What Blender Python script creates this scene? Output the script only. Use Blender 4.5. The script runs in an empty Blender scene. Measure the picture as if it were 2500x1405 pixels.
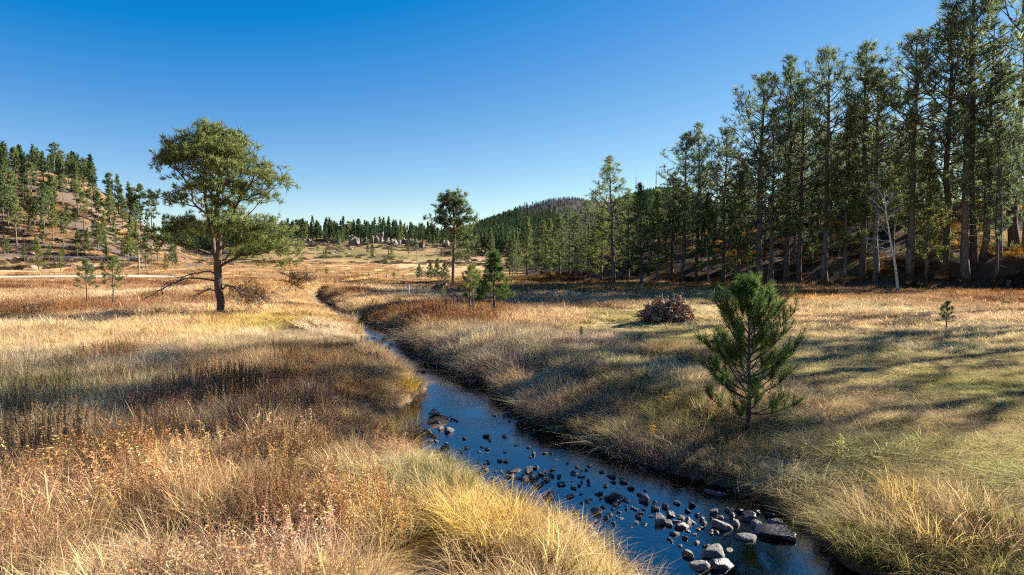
import bpy, math, random
import numpy as np
from mathutils import Vector

# ------------------------------------------------------------------ camera, sky, sun, exposure
scene = bpy.context.scene
COL = scene.collection
R = math.radians

CAM_H = 4.0
PITCH = 3.0
cam_d = bpy.data.cameras.new('camera')
cam_d.lens = 24.0; cam_d.sensor_width = 36.0
cam_d.clip_start = 0.1; cam_d.clip_end = 9000
cam = bpy.data.objects.new('camera', cam_d)
COL.objects.link(cam)
cam.location = (0, 0, CAM_H)
cam.rotation_euler = (R(90 - PITCH), 0, 0)
scene.camera = cam

SUN_AZ = 65.0      # degrees clockwise from +Y (view direction)
SUN_EL = 26.5
world = bpy.data.worlds.new('World'); scene.world = world
world.use_nodes = True
wn = world.node_tree; wn.nodes.clear()
sky = wn.nodes.new('ShaderNodeTexSky'); sky.sky_type = 'NISHITA'
sky.sun_disc = False; sky.sun_elevation = R(SUN_EL); sky.sun_rotation = R(SUN_AZ)
sky.air_density = 1.0; sky.dust_density = 0.5; sky.ozone_density = 4.0; sky.altitude = 3000
def wmath(op, a, b):                     # clear dry-air grade of the whole sky, channel by channel
    n = wn.nodes.new('ShaderNodeMath'); n.operation = op
    wn.links.new(a, n.inputs[0]); n.inputs[1].default_value = b; return n.outputs[0]
sep = wn.nodes.new('ShaderNodeSeparateColor'); com = wn.nodes.new('ShaderNodeCombineColor')
wn.links.new(sky.outputs['Color'], sep.inputs[0])
wn.links.new(wmath('MAXIMUM', wmath('SUBTRACT', wmath('MULTIPLY', sep.outputs[0], 1.22), 1.06), 0.02), com.inputs[0])
wn.links.new(wmath('MULTIPLY', wmath('POWER', sep.outputs[1], 1.25), 0.545), com.inputs[1])
wn.links.new(wmath('MULTIPLY', wmath('POWER', sep.outputs[2], 0.6), 1.42), com.inputs[2])
bg = wn.nodes.new('ShaderNodeBackground'); bg.inputs['Strength'].default_value = 0.05
wo = wn.nodes.new('ShaderNodeOutputWorld')
wn.links.new(com.outputs[0], bg.inputs['Color'])
wn.links.new(bg.outputs['Background'], wo.inputs['Surface'])

sun_d = bpy.data.lights.new('sun', 'SUN'); sun_d.energy = 5.0; sun_d.angle = R(0.53)
sun_d.color = (1.0, 0.92, 0.79)
sun = bpy.data.objects.new('sun', sun_d); COL.objects.link(sun)
SDIR = Vector((math.sin(R(SUN_AZ)) * math.cos(R(SUN_EL)), math.cos(R(SUN_AZ)) * math.cos(R(SUN_EL)), math.sin(R(SUN_EL))))
sun.rotation_euler = SDIR.to_track_quat('Z', 'Y').to_euler()
sun.location = (60, 30, 60)

vs = scene.view_settings
vs.view_transform = 'Standard'; vs.look = 'None'; vs.gamma = 1.0; vs.use_curve_mapping = False
vs.exposure = 2.12
scene.cycles.max_bounces = 7; scene.cycles.diffuse_bounces = 5; scene.cycles.glossy_bounces = 3
scene.cycles.transparent_max_bounces = 12; scene.cycles.transmission_bounces = 5
scene.cycles.adaptive_threshold = 0.02; scene.cycles.use_denoising = False; scene.cycles.filter_width = 1.15; scene.cycles.caustics_reflective = False; scene.cycles.caustics_refractive = False

# ------------------------------------------------------------------ small maths
F = 2500 * 24.0 / 36.0
CP, SP = math.cos(R(PITCH)), math.sin(R(PITCH))

def ray(px, py):
    dx = (px - 1250.0) / F; dy = (702.5 - py) / F
    return np.array([dx, CP + dy * SP, -SP + dy * CP])

def on_plane(px, py, z):
    d = ray(px, py); t = (z - CAM_H) / d[2]
    return np.array([d[0] * t, d[1] * t, z])

def at_dist(px, Y):
    """ground point in the column px at forward distance Y"""
    d = ray(px, 615.2)
    x = d[0] / d[1] * Y
    return np.array([x, Y, float(height(np.array([x]), np.array([Y]))[0])])

def z_at(py, Y):
    d = ray(1250, py)
    return CAM_H + Y * d[2] / d[1]

def hit(px, py):
    """where the sight line of a photo pixel meets the ground"""
    d = ray(px, py)
    t = np.geomspace(6, 2600, 1600)
    z = CAM_H + d[2] * t
    h = height(d[0] * t, d[1] * t)
    k = np.nonzero(z <= h)[0]
    if len(k) == 0: return None
    k = k[0]
    if k > 0:
        a = z[k-1] - h[k-1]; b = h[k] - z[k]
        tt = t[k-1] + (t[k] - t[k-1]) * a / max(a + b, 1e-6)
    else: tt = t[k]
    x, y = d[0] * tt, d[1] * tt
    return np.array([x, y, float(height(np.array([x]), np.array([y]))[0])])

def sstep(a, b, x):
    t = np.clip((x - a) / (b - a), 0, 1)
    return t * t * (3 - 2 * t)

def _hash(ix, iy, seed):
    h = (ix.astype(np.int64) * 374761393 + iy.astype(np.int64) * 668265263 + seed * 1274126177) & 0xFFFFFFFF
    h = ((h ^ (h >> 13)) * 1103515245) & 0xFFFFFFFF
    h = h ^ (h >> 16)
    return (h & 0xFFFF) / 65535.0

def vnoise(x, y, seed=0):
    x = np.asarray(x, float); y = np.asarray(y, float)
    ix = np.floor(x); iy = np.floor(y)
    fx = x - ix; fy = y - iy
    fx = fx * fx * (3 - 2 * fx); fy = fy * fy * (3 - 2 * fy)
    a = _hash(ix, iy, seed); b = _hash(ix + 1, iy, seed)
    c = _hash(ix, iy + 1, seed); d = _hash(ix + 1, iy + 1, seed)
    return (a + (b - a) * fx) * (1 - fy) + (c + (d - c) * fx) * fy - 0.5

def fbm(x, y, seed=0, oct=4):
    s = 0; a = 1.0
    for o in range(oct):
        s = s + a * vnoise(np.asarray(x) * 2**o, np.asarray(y) * 2**o, seed + o * 7); a *= 0.5
    return s

def nrm(v):
    return v / np.maximum(np.linalg.norm(v, axis=-1, keepdims=True), 1e-9)

# ------------------------------------------------------------------ mesh helpers
def tri_mesh(name, V, Fc, mats, midx=None, smooth=False):
    me = bpy.data.meshes.new(name)
    V = np.asarray(V, np.float32); Fc = np.asarray(Fc, np.int32)
    me.vertices.add(len(V)); me.vertices.foreach_set('co', V.ravel())
    k = Fc.shape[1]
    me.loops.add(len(Fc) * k); me.loops.foreach_set('vertex_index', Fc.ravel())
    me.polygons.add(len(Fc))
    me.polygons.foreach_set('loop_start', np.arange(0, len(Fc) * k, k, dtype=np.int32))
    if midx is not None: me.polygons.foreach_set('material_index', np.asarray(midx, np.int32))
    me.polygons.foreach_set('use_smooth', np.full(len(Fc), smooth, bool))
    for m in (mats if isinstance(mats, (list, tuple)) else [mats]): me.materials.append(m)
    me.update(calc_edges=True)
    return me

class MB:
    """collects triangle pieces into one mesh"""
    def __init__(s): s.V = []; s.F = []; s.M = []; s.C = []; s.n = 0
    def add(s, V, Fc, m=0, vary=(1, 1, 1)):
        if len(Fc) == 0: return
        s.C.append(np.tile(np.array(vary, float), (len(V), 1)))
        s.V.append(np.asarray(V, float)); s.F.append(np.asarray(Fc) + s.n); s.M.append(np.full(len(Fc), m)); s.n += len(V)
    def mesh(s, name, mats, smooth=False):
        return tri_mesh(name, np.concatenate(s.V), np.concatenate(s.F), mats, np.concatenate(s.M), smooth)
    def vmesh(s, name, mats):
        me = s.mesh(name, mats); C = np.concatenate(s.C)
        a = me.color_attributes.new('vary', 'FLOAT_COLOR', 'POINT'); a.data.foreach_set('color', np.concatenate([C, np.ones((len(C), 1))], 1).astype(np.float32).ravel())
        return me

def tube(path, rad, ns=6, cap=True):
    path = np.asarray(path, float); rad = np.asarray(rad, float)
    n = len(path)
    t = np.gradient(path, axis=0); t = nrm(t)
    ref = np.array([0, 0, 1.0]) if abs(t[0][2]) < 0.9 else np.array([1.0, 0, 0])
    u = nrm(np.cross(t, ref)); v = np.cross(t, u)
    a = np.arange(ns) / ns * 2 * np.pi
    V = path[:, None, :] + rad[:, None, None] * (np.cos(a)[None, :, None] * u[:, None, :] + np.sin(a)[None, :, None] * v[:, None, :])
    V = V.reshape(-1, 3)
    i = np.arange(n - 1)[:, None] * ns; j = np.arange(ns)[None, :]; j2 = (j + 1) % ns
    q = np.stack([i + j, i + j2, i + ns + j2, i + ns + j], -1).reshape(-1, 4)
    T = np.concatenate([q[:, [0, 1, 2]], q[:, [0, 2, 3]]])
    if cap:
        V = np.concatenate([V, path[-1:], path[:1]])
        e = (n - 1) * ns; jj = np.arange(ns); j3 = (jj + 1) % ns
        T = np.concatenate([T, np.stack([e + jj, e + j3, np.full(ns, n * ns)], -1), np.stack([j3, jj, np.full(ns, n * ns + 1)], -1)])
    return V, T

def box(c, s):
    c = np.asarray(c, float); s = np.asarray(s, float) / 2
    V = np.array([[x, y, z] for x in (-1, 1) for y in (-1, 1) for z in (-1, 1)]) * s + c
    T = [(0,1,3),(0,3,2),(4,6,7),(4,7,5),(0,4,5),(0,5,1),(2,3,7),(2,7,6),(0,2,6),(0,6,4),(1,5,7),(1,7,3)]
    return V, np.array(T)

def link(name, data, parent=None, loc=None, rotz=0.0, scale=None):
    o = bpy.data.objects.new(name, data); COL.objects.link(o)
    if parent is not None: o.parent = parent
    if loc is not None: o.location = [float(c) for c in loc]
    if rotz: o.rotation_euler = (0, 0, rotz)
    if scale is not None: o.scale = scale if hasattr(scale, '__len__') else (scale, scale, scale)
    return o

def tag(o, label=None, cat=None, group=None, kind=None):
    if label: o['label'] = label
    if cat: o['category'] = cat
    if group: o['group'] = group
    if kind: o['kind'] = kind
    return o

def thing(name, label, cat, loc, rotz=0.0, scale=None, group=None):
    return tag(link(name, None, None, loc, rotz, scale), label, cat, group)

ORD = ['first', 'second', 'third', 'fourth', 'fifth', 'sixth', 'seventh', 'eighth', 'ninth', 'tenth', 'eleventh', 'twelfth',
       'thirteenth', 'fourteenth', 'fifteenth', 'sixteenth', 'seventeenth', 'eighteenth', 'nineteenth', 'twentieth',
       'twenty-first', 'twenty-second', 'twenty-third', 'twenty-fourth', 'twenty-fifth', 'twenty-sixth', 'twenty-seventh', 'twenty-eighth', 'twenty-ninth', 'thirtieth', 'thirty-first', 'thirty-second', 'thirty-third']

_ONES = ['', 'first', 'second', 'third', 'fourth', 'fifth', 'sixth', 'seventh', 'eighth', 'ninth']
for _t, _w in ((3, 'thirty'), (4, 'forty'), (5, 'fifty')):
    for _o in range(10):
        _n = _t * 10 + _o
        if _n > len(ORD): ORD.append((_w[:-1] + 'ieth') if _o == 0 else _w + '-' + _ONES[_o])
RANKED = []
def ranked(o, px, what): RANKED.append((o, px, what)); return o
def rank_labels():
    """things of one kind in one place are told apart by their order from the left"""
    groups = {}
    for o, px, what in RANKED: groups.setdefault(what, []).append((px, o))
    for what, L in groups.items():
        L.sort(key=lambda a: a[0])
        for n, (_, o) in enumerate(L): o['label'] = what.replace('#', ORD[n]) if len(L) > 1 else what.replace('# ', '').replace(' from the left', '')

# ------------------------------------------------------------------ materials
class NT:
    def __init__(s, name):
        s.m = bpy.data.materials.new(name); s.m.use_nodes = True
        s.t = s.m.node_tree; s.t.nodes.clear()
        s.out = s.n('ShaderNodeOutputMaterial')
    def n(s, t, **kw):
        nd = s.t.nodes.new(t)
        for k, v in kw.items():
            if hasattr(nd, k): setattr(nd, k, v)
        return nd
    def l(s, a, b): s.t.links.new(a, b)
    def noise(s, scale, detail=4, coord='Object', rough=0.6, stretch=None):
        tc = s.n('ShaderNodeTexCoord'); nz = s.n('ShaderNodeTexNoise')
        nz.inputs['Scale'].default_value = scale; nz.inputs['Detail'].default_value = detail; nz.inputs['Roughness'].default_value = rough
        src = tc.outputs[coord]
        if stretch:
            mp = s.n('ShaderNodeMapping'); mp.inputs['Scale'].default_value = stretch
            s.l(src, mp.inputs['Vector']); src = mp.outputs['Vector']
        s.l(src, nz.inputs['Vector'])
        return nz.outputs['Fac']
    def ramp(s, fac, stops):
        r = s.n('ShaderNodeValToRGB'); e = r.color_ramp.elements
        while len(e) < len(stops): e.new(0.5)
        for el, (p, c) in zip(e, stops): el.position = p; el.color = (*c, 1)
        s.l(fac, r.inputs['Fac']); return r.outputs['Color']
    def mix(s, fac, a, b, mode='MIX'):
        m = s.n('ShaderNodeMix', data_type='RGBA', blend_type=mode)
        for sock, v in ((m.inputs[0], fac), (m.inputs[6], a), (m.inputs[7], b)):
            if isinstance(v, (int, float)): sock.default_value = v
            elif isinstance(v, (tuple, list)): sock.default_value = (*v, 1) if len(v) == 3 else v
            else: s.l(v, sock)
        return m.outputs[2]
    def bump(s, fac, strength, dist=0.05):
        b = s.n('ShaderNodeBump'); b.inputs['Strength'].default_value = strength; b.inputs['Distance'].default_value = dist
        s.l(fac, b.inputs['Height']); return b.outputs['Normal']
    def principled(s, col, rough=0.9, spec=0.2, normal=None):
        p = s.n('ShaderNodeBsdfPrincipled')
        if isinstance(col, (tuple, list)): p.inputs['Base Color'].default_value = (*col, 1)
        else: s.l(col, p.inputs['Base Color'])
        if isinstance(rough, (int, float)): p.inputs['Roughness'].default_value = rough
        else: s.l(rough, p.inputs['Roughness'])
        p.inputs['Specular IOR Level'].default_value = spec
        if normal is not None: s.l(normal, p.inputs['Normal'])
        s.l(p.outputs[0], s.out.inputs['Surface']); return p
    def leaf(s, col, trans=0.35):
        d = s.n('ShaderNodeBsdfDiffuse'); t = s.n('ShaderNodeBsdfTranslucent'); m = s.n('ShaderNodeMixShader')
        s.l(col, d.inputs['Color']); s.l(col, t.inputs['Color'])
        m.inputs['Fac'].default_value = trans
        s.l(d.outputs[0], m.inputs[1]); s.l(t.outputs[0], m.inputs[2]); s.l(m.outputs[0], s.out.inputs['Surface'])

def mat_grass(name, trans=0.4, var=0.55):
    k = NT(name)
    at = k.n('ShaderNodeAttribute', attribute_name='tint'); at.attribute_type = 'INSTANCER'
    g = k.n('ShaderNodeNewGeometry')
    v = k.ramp(g.outputs['Random Per Island'], [(0, (1 - var, 1 - var, 1 - var * .95)), (0.6, (1, 1, 1)), (1, (1.5, 1.48, 1.45))])
    c = k.mix(1.0, at.outputs['Color'], v, 'MULTIPLY')
    va = k.n('ShaderNodeAttribute', attribute_name='vary')
    c = k.mix(1.0, c, va.outputs['Color'], 'MULTIPLY')
    k.leaf(c, trans); return k.m

def mat_tussock(name, c1, c2, trans=0.4):
    k = NT(name); g = k.n('ShaderNodeNewGeometry')
    k.leaf(k.ramp(g.outputs['Random Per Island'], [(0, c1), (1, c2)]), trans); return k.m

def mat_needles(name, dark, mid, light, trans=0.3, scale=1.2):
    k = NT(name); g = k.n('ShaderNodeNewGeometry'); oi = k.n('ShaderNodeObjectInfo')
    c = k.ramp(g.outputs['Random Per Island'], [(0, dark), (0.55, mid), (1, light)])
    nz = k.noise(scale, 3)
    c = k.mix(1.0, c, k.ramp(nz, [(0.3, (0.65, 0.7, 0.75)), (0.7, (1.35, 1.25, 1.0))]), 'MULTIPLY')
    c = k.mix(1.0, c, k.ramp(oi.outputs['Random'], [(0, (0.75, 0.82, 0.85)), (0.6, (1, 1, 1)), (1, (1.25, 1.15, 0.9))]), 'MULTIPLY')
    k.leaf(c, trans); return k.m

def mat_bark(name, c1, c2, scale=9.0, stretch=(1, 1, 0.25)):
    k = NT(name)
    nz = k.noise(scale, 6, stretch=stretch, rough=0.7)
    c = k.ramp(nz, [(0.32, c1), (0.62, c2)])
    k.principled(c, 0.95, 0.1, k.bump(nz, 0.9, 0.06)); return k.m

def mat_rough(name, stops, scale=6.0, bump=0.6, dist=0.05, rough=0.9, spec=0.2, detail=8):
    k = NT(name); nz = k.noise(scale, detail, rough=0.65)
    k.principled(k.ramp(nz, stops), rough, spec, k.bump(nz, bump, dist)); return k.m

M = {}
M['grass'] = mat_grass('dry_grass_blades')
M['needle'] = mat_needles('pine_needles', (0.058, 0.085, 0.045), (0.145, 0.19, 0.098), (0.30, 0.355, 0.19), 0.45)
M['needle_sun'] = mat_needles('yellow_green_pine_needles', (0.055, 0.08, 0.032), (0.14, 0.18, 0.075), (0.29, 0.325, 0.14), 0.45)
M['needle_young'] = mat_needles('fresh_pine_needles', (0.035, 0.065, 0.022), (0.085, 0.145, 0.045), (0.17, 0.25, 0.08), 0.42, 2.5)
M['needle_dry'] = mat_needles('rusty_dead_needles', (0.06, 0.035, 0.02), (0.13, 0.08, 0.04), (0.22, 0.14, 0.07), 0.2)
M['bark'] = mat_bark('pine_bark', (0.035, 0.028, 0.024), (0.135, 0.102, 0.082))
M['bark_grey'] = mat_bark('grey_pine_bark', (0.05, 0.042, 0.037), (0.19, 0.155, 0.13), 7)
M['bark_orange'] = mat_bark('orange_pine_bark', (0.07, 0.045, 0.03), (0.27, 0.165, 0.10))
M['birch'] = mat_bark('white_birch_bark', (0.30, 0.28, 0.26), (0.78, 0.76, 0.72), 5, (1, 1, 1.5))
M['deadwood'] = mat_bark('weathered_deadwood', (0.10, 0.075, 0.06), (0.36, 0.29, 0.23), 12)
M['root'] = mat_bark('uprooted_root_wood', (0.11, 0.062, 0.04), (0.45, 0.28, 0.175), 11, (1, 1, 1))
M['soil'] = mat_rough('clinging_soil', [(0.3, (0.035, 0.022, 0.016)), (0.7, (0.13, 0.085, 0.06))], 7, 1.0, 0.12)
M['rock'] = mat_rough('creek_stone', [(0.3, (0.06, 0.056, 0.055)), (0.55, (0.17, 0.16, 0.15)), (0.8, (0.34, 0.32, 0.30))], 4, 1.0, 0.06, 0.75, 0.35)
M['rock_wet'] = mat_rough('wet_dark_stone', [(0.3, (0.012, 0.012, 0.013)), (0.7, (0.055, 0.05, 0.046))], 6, 0.6, 0.03, 0.35, 0.5)
M['cliff'] = mat_rough('pale_granite', [(0.28, (0.09, 0.075, 0.062)), (0.5, (0.22, 0.18, 0.145)), (0.75, (0.36, 0.30, 0.245))], 0.7, 1.0, 0.6)
M['post'] = mat_bark('grey_fence_wood', (0.12, 0.10, 0.085), (0.36, 0.31, 0.26), 14)
M['post_white'] = mat_rough('whitewashed_post', [(0.3, (0.55, 0.53, 0.5)), (0.7, (0.8, 0.78, 0.74))], 9, 0.3, 0.02)
M['post_yellow'] = mat_rough('yellow_post', [(0.3, (0.55, 0.38, 0.05)), (0.7, (0.7, 0.5, 0.08))], 9, 0.2, 0.02)
M['steel'] = mat_rough('galvanised_steel', [(0.3, (0.30, 0.31, 0.33)), (0.7, (0.45, 0.46, 0.48))], 2, 0.1, 0.01, 0.5, 0.5)
# ------------------------------------------------------------------ creek course (edges read at the water level)
WATER_Z = -0.9
def wz(y): return WATER_Z + 0.5 * sstep(16, 62, np.asarray(y, float))
def on_water(px, py, dz=0.0):
    z = WATER_Z
    for _ in range(5): p = on_plane(px, py, z + dz); z = float(wz(p[1]))
    return p
ST = [(1405,1490,2075),(1350,1400,2050),(1300,1325,2005),(1250,1235,1925),(1200,1135,1760),(1150,1040,1590),(1100,985,1450),(1050,970,1310),
      (1000,985,1240),(950,1040,1192),(920,1020,1130),(900,985,1095),(880,930,1035),(850,875,990),(820,885,970),(800,868,935),(775,815,862),(757,792,830)]
_cx, _cy, _hw = [], [], []
for py, l, r in ST:
    a = on_water(l, py); b = on_water(r, py)
    _cx.append((a[0] + b[0]) / 2); _cy.append(a[1]); _hw.append((b[0] - a[0]) / 2)
_cx, _cy, _hw = map(np.array, (_cx, _cy, _hw))
_tx = np.gradient(_cx); _ty = np.gradient(_cy)
_hw = _hw * np.abs(_ty) / np.hypot(_tx, _ty)
CX = np.concatenate([[13, 8.5, 5.2], _cx, [-20.3, -20.2, -16.5, -9, -2, 6]])
CY = np.concatenate([[-22, -5, 5.5], _cy, [67, 75, 81.5, 83.5, 87, 97]])
HW = np.concatenate([[2, 1.9, 1.7], _hw, [0.9, 0.9, 0.8, 0.8, 0.8, 0.8]])
_s = np.concatenate([[0], np.cumsum(np.hypot(np.diff(CX), np.diff(CY)))])
_ss = np.linspace(0, _s[-1], 520)
def _smooth(a, k=9):
    p = np.pad(a, k // 2, mode='edge'); return np.convolve(p, np.ones(k) / k, 'valid')
CRX = _smooth(np.interp(_ss, _s, CX)); CRY = _smooth(np.interp(_ss, _s, CY)); CRW = _smooth(np.interp(_ss, _s, HW))
CTX = np.gradient(CRX); CTY = np.gradient(CRY); _l = np.hypot(CTX, CTY); CTX /= _l; CTY /= _l

def creek(x, y):
    """signed distance outside the water's edge, side (+1 right looking upstream), half width"""
    x = np.atleast_1d(np.asarray(x, float)); y = np.atleast_1d(np.asarray(y, float))
    e = np.full(x.shape, 999.0); side = np.ones(x.shape); hw = np.ones(x.shape)
    near = np.nonzero((x > -60) & (x < 50) & (y > -60) & (y < 140))[0]
    for c in range(0, len(near), 20000):
        k = near[c:c + 20000]
        d2 = (x[k, None] - CRX) ** 2 + (y[k, None] - CRY) ** 2
        i = d2.argmin(1); d = np.sqrt(d2[np.arange(len(k)), i])
        e[k] = d - CRW[i] + .45 * vnoise(x[k] / 1.5, y[k] / 1.5, 25) + .2 * vnoise(x[k] / .5, y[k] / .5, 27); hw[k] = CRW[i]
        side[k] = np.sign(CTX[i] * (CRY[i] - y[k]) - CTY[i] * (CRX[i] - x[k])) * 1.0
    return e, side, hw

BAR = on_water(1072, 1040)
# forest edge (the foot of the wooded slope on the right)
EDGE = np.array([(-14, 150), (-3, 112), (6, 92), (16, 86), (30, 82), (38, 73), (47, 68), (53, 58), (53, 40), (50, 20), (48, 0), (47, -40), (46, -400)], float)
def forest_e(x, y):
    """signed distance into the forest from its edge"""
    x = np.atleast_1d(np.asarray(x, float)); y = np.atleast_1d(np.asarray(y, float))
    best = np.full(x.shape, 1e9); sg = np.ones(x.shape)
    for (ax, ay), (bx, by) in zip(EDGE[:-1], EDGE[1:]):
        ux, uy = bx - ax, by - ay; L2 = ux * ux + uy * uy
        t = np.clip(((x - ax) * ux + (y - ay) * uy) / L2, 0, 1)
        d = np.hypot(x - ax - t * ux, y - ay - t * uy)
        s = np.sign(ux * (y - ay) - uy * (x - ax))
        m = d < best
        best = np.where(m, d, best); sg = np.where(m, s, sg)
    return best * sg

def _u(px): return (px - 1250) / F
HILL_U = np.array([_u(p) for p in (-900, -200, 0, 120, 210, 290, 350, 420, 500, 620)])
HILL_Z = np.array([33, 37, 39, 38, 36, 26, 17.5, 9, 3.0, 0.0])
RIDGE_U = np.array([_u(p) for p in (380, 520, 640, 760, 860, 960, 1060, 1160, 1260, 1340, 1450)])
RIDGE_Z = np.array([9, 10, 11.5, 12.0, 11.5, 11.0, 9.5, 9, 8.0, 6, 3])
MTN_U = np.array([_u(p) for p in (300, 900, 1080, 1150, 1200, 1280, 1340, 1400, 1450, 1500, 1550, 1600, 1650, 1720, 1900, 2300, 3200)])
MTN_E = np.array([4, 20, 34, 50, 70, 100, 117, 123, 116, 112, 128, 137, 135, 118, 90, 60, 40])

def height(x, y):
    x = np.asarray(x, float); y = np.asarray(y, float)
    d = np.hypot(x, y); u = np.where(y > 1, x / np.maximum(y, 1), np.sign(x) * 3)
    near = 1 - sstep(40, 160, d)
    z = 0.16 * fbm(x / 9.0, y / 9.0, 3, 3) + 0.05 * near * vnoise(x / 1.3, y / 1.3, 11)
    z = z + (1 - near) * 0.5 * fbm(x / 40, y / 40, 5, 3)
    # valley floor falls gently away beyond the creek bend
    fall = sstep(60, 150, y) * (1 - sstep(2, 16, x))
    z = z - 2.0 * fall
    # sunny terrace above the bend, left of the creek
    tx, ty = x + 22, y - 66
    z = z + 1.1 * np.exp(-((tx / 9.0) ** 2 + (ty / 13.0) ** 2))
    # creek channel
    e, side, hw = creek(x.ravel(), y.ravel())
    e = e.reshape(x.shape); side = side.reshape(x.shape); hw = hw.reshape(x.shape)
    wr = 4.2 - 2.6 * sstep(18, 34, y); wl = 1.5
    w = np.where(side > 0, wr, wl)
    W_Z = wz(y)
    bar = .2 * np.exp(-(((x - BAR[0]) / .55) ** 2 + ((y - BAR[1]) / 2.2) ** 2)) + .13 * np.clip(fbm(x / 2.2, y / 2.2, 29, 2) * 2, 0, 1)
    bed = bar + W_Z - 0.10 - 0.18 * np.clip(-e / np.maximum(hw, .3), 0, 1) + 0.05 * vnoise(x / 0.5, y / 0.5, 21)
    t = .22 * sstep(0, .4, e) + .78 * sstep(0, 1, np.clip(e / w, 0, 1)) ** 0.85
    t = np.clip(t + .22 * t * (1 - t) * 4 * vnoise(x / 1.1, y / 1.1, 33), 0, 1)
    bank = (W_Z - 0.06) * (1 - t) + z * t
    z = np.where(e < 0, bed, np.where(e < w, bank, z))
    # cut bank along the far meander
    e2 = sstep(82.6, 84.2, y + 0.12 * (x + 14)) * sstep(-24, -19, x) * (1 - sstep(-6, 2, x)) * (1 - sstep(95, 125, y))
    z = z + 0.75 * e2
    # low rise beneath the forest, steep at its foot
    fe = forest_e(x.ravel(), y.ravel()).reshape(x.shape)
    k = 0.12 + 0.88 * sstep(6, 26, x)
    rise = 2.6 * sstep(-0.5, 9, fe) * (1 + 0.35 * vnoise(x / 7, y / 7, 31)) + 0.17 * np.clip(fe - 4, 0, 34) * (0.5 + sstep(25, 60, x))
    z = z + k * rise * (1 - sstep(300, 600, d))
    # left hill, middle ridge, far mountain
    hz = np.interp(u, HILL_U, HILL_Z, left=33, right=0)
    hill = hz * sstep(228, 345, d + 8 * fbm(x / 60, y / 60, 41, 3)) * (1 - 0.55 * sstep(360, 700, d))
    hill = hill + sstep(240, 330, d) * np.clip(hz, 0, 12) * 0.14 * fbm(x / 14, y / 14, 43, 4)
    rz = np.interp(u, RIDGE_U, RIDGE_Z, left=0, right=0)
    ridge = (rz + 2.0) * sstep(275, 430, d + 5 * fbm(x / 50, y / 50, 47, 3)) * (1 - 0.5 * sstep(460, 900, d))
    ridge = ridge + np.clip(rz, 0, 6) * 0.25 * sstep(290, 400, d) * fbm(x / 11, y / 11, 49, 4)
    me = np.interp(u, MTN_U, MTN_E)
    mtn = me / F * 1500 * sstep(480, 1500, d) ** 1.15 * (1 - 0.6 * sstep(1550, 2600, d))
    mtn = mtn + 3.0 * sstep(600, 1100, d) * fbm(x / 90, y / 90, 53, 4)
    front = sstep(0, 3, y)
    z = z + np.where(y > 1, (np.maximum(hill, ridge) + mtn) * front, 0)
    return z

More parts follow.
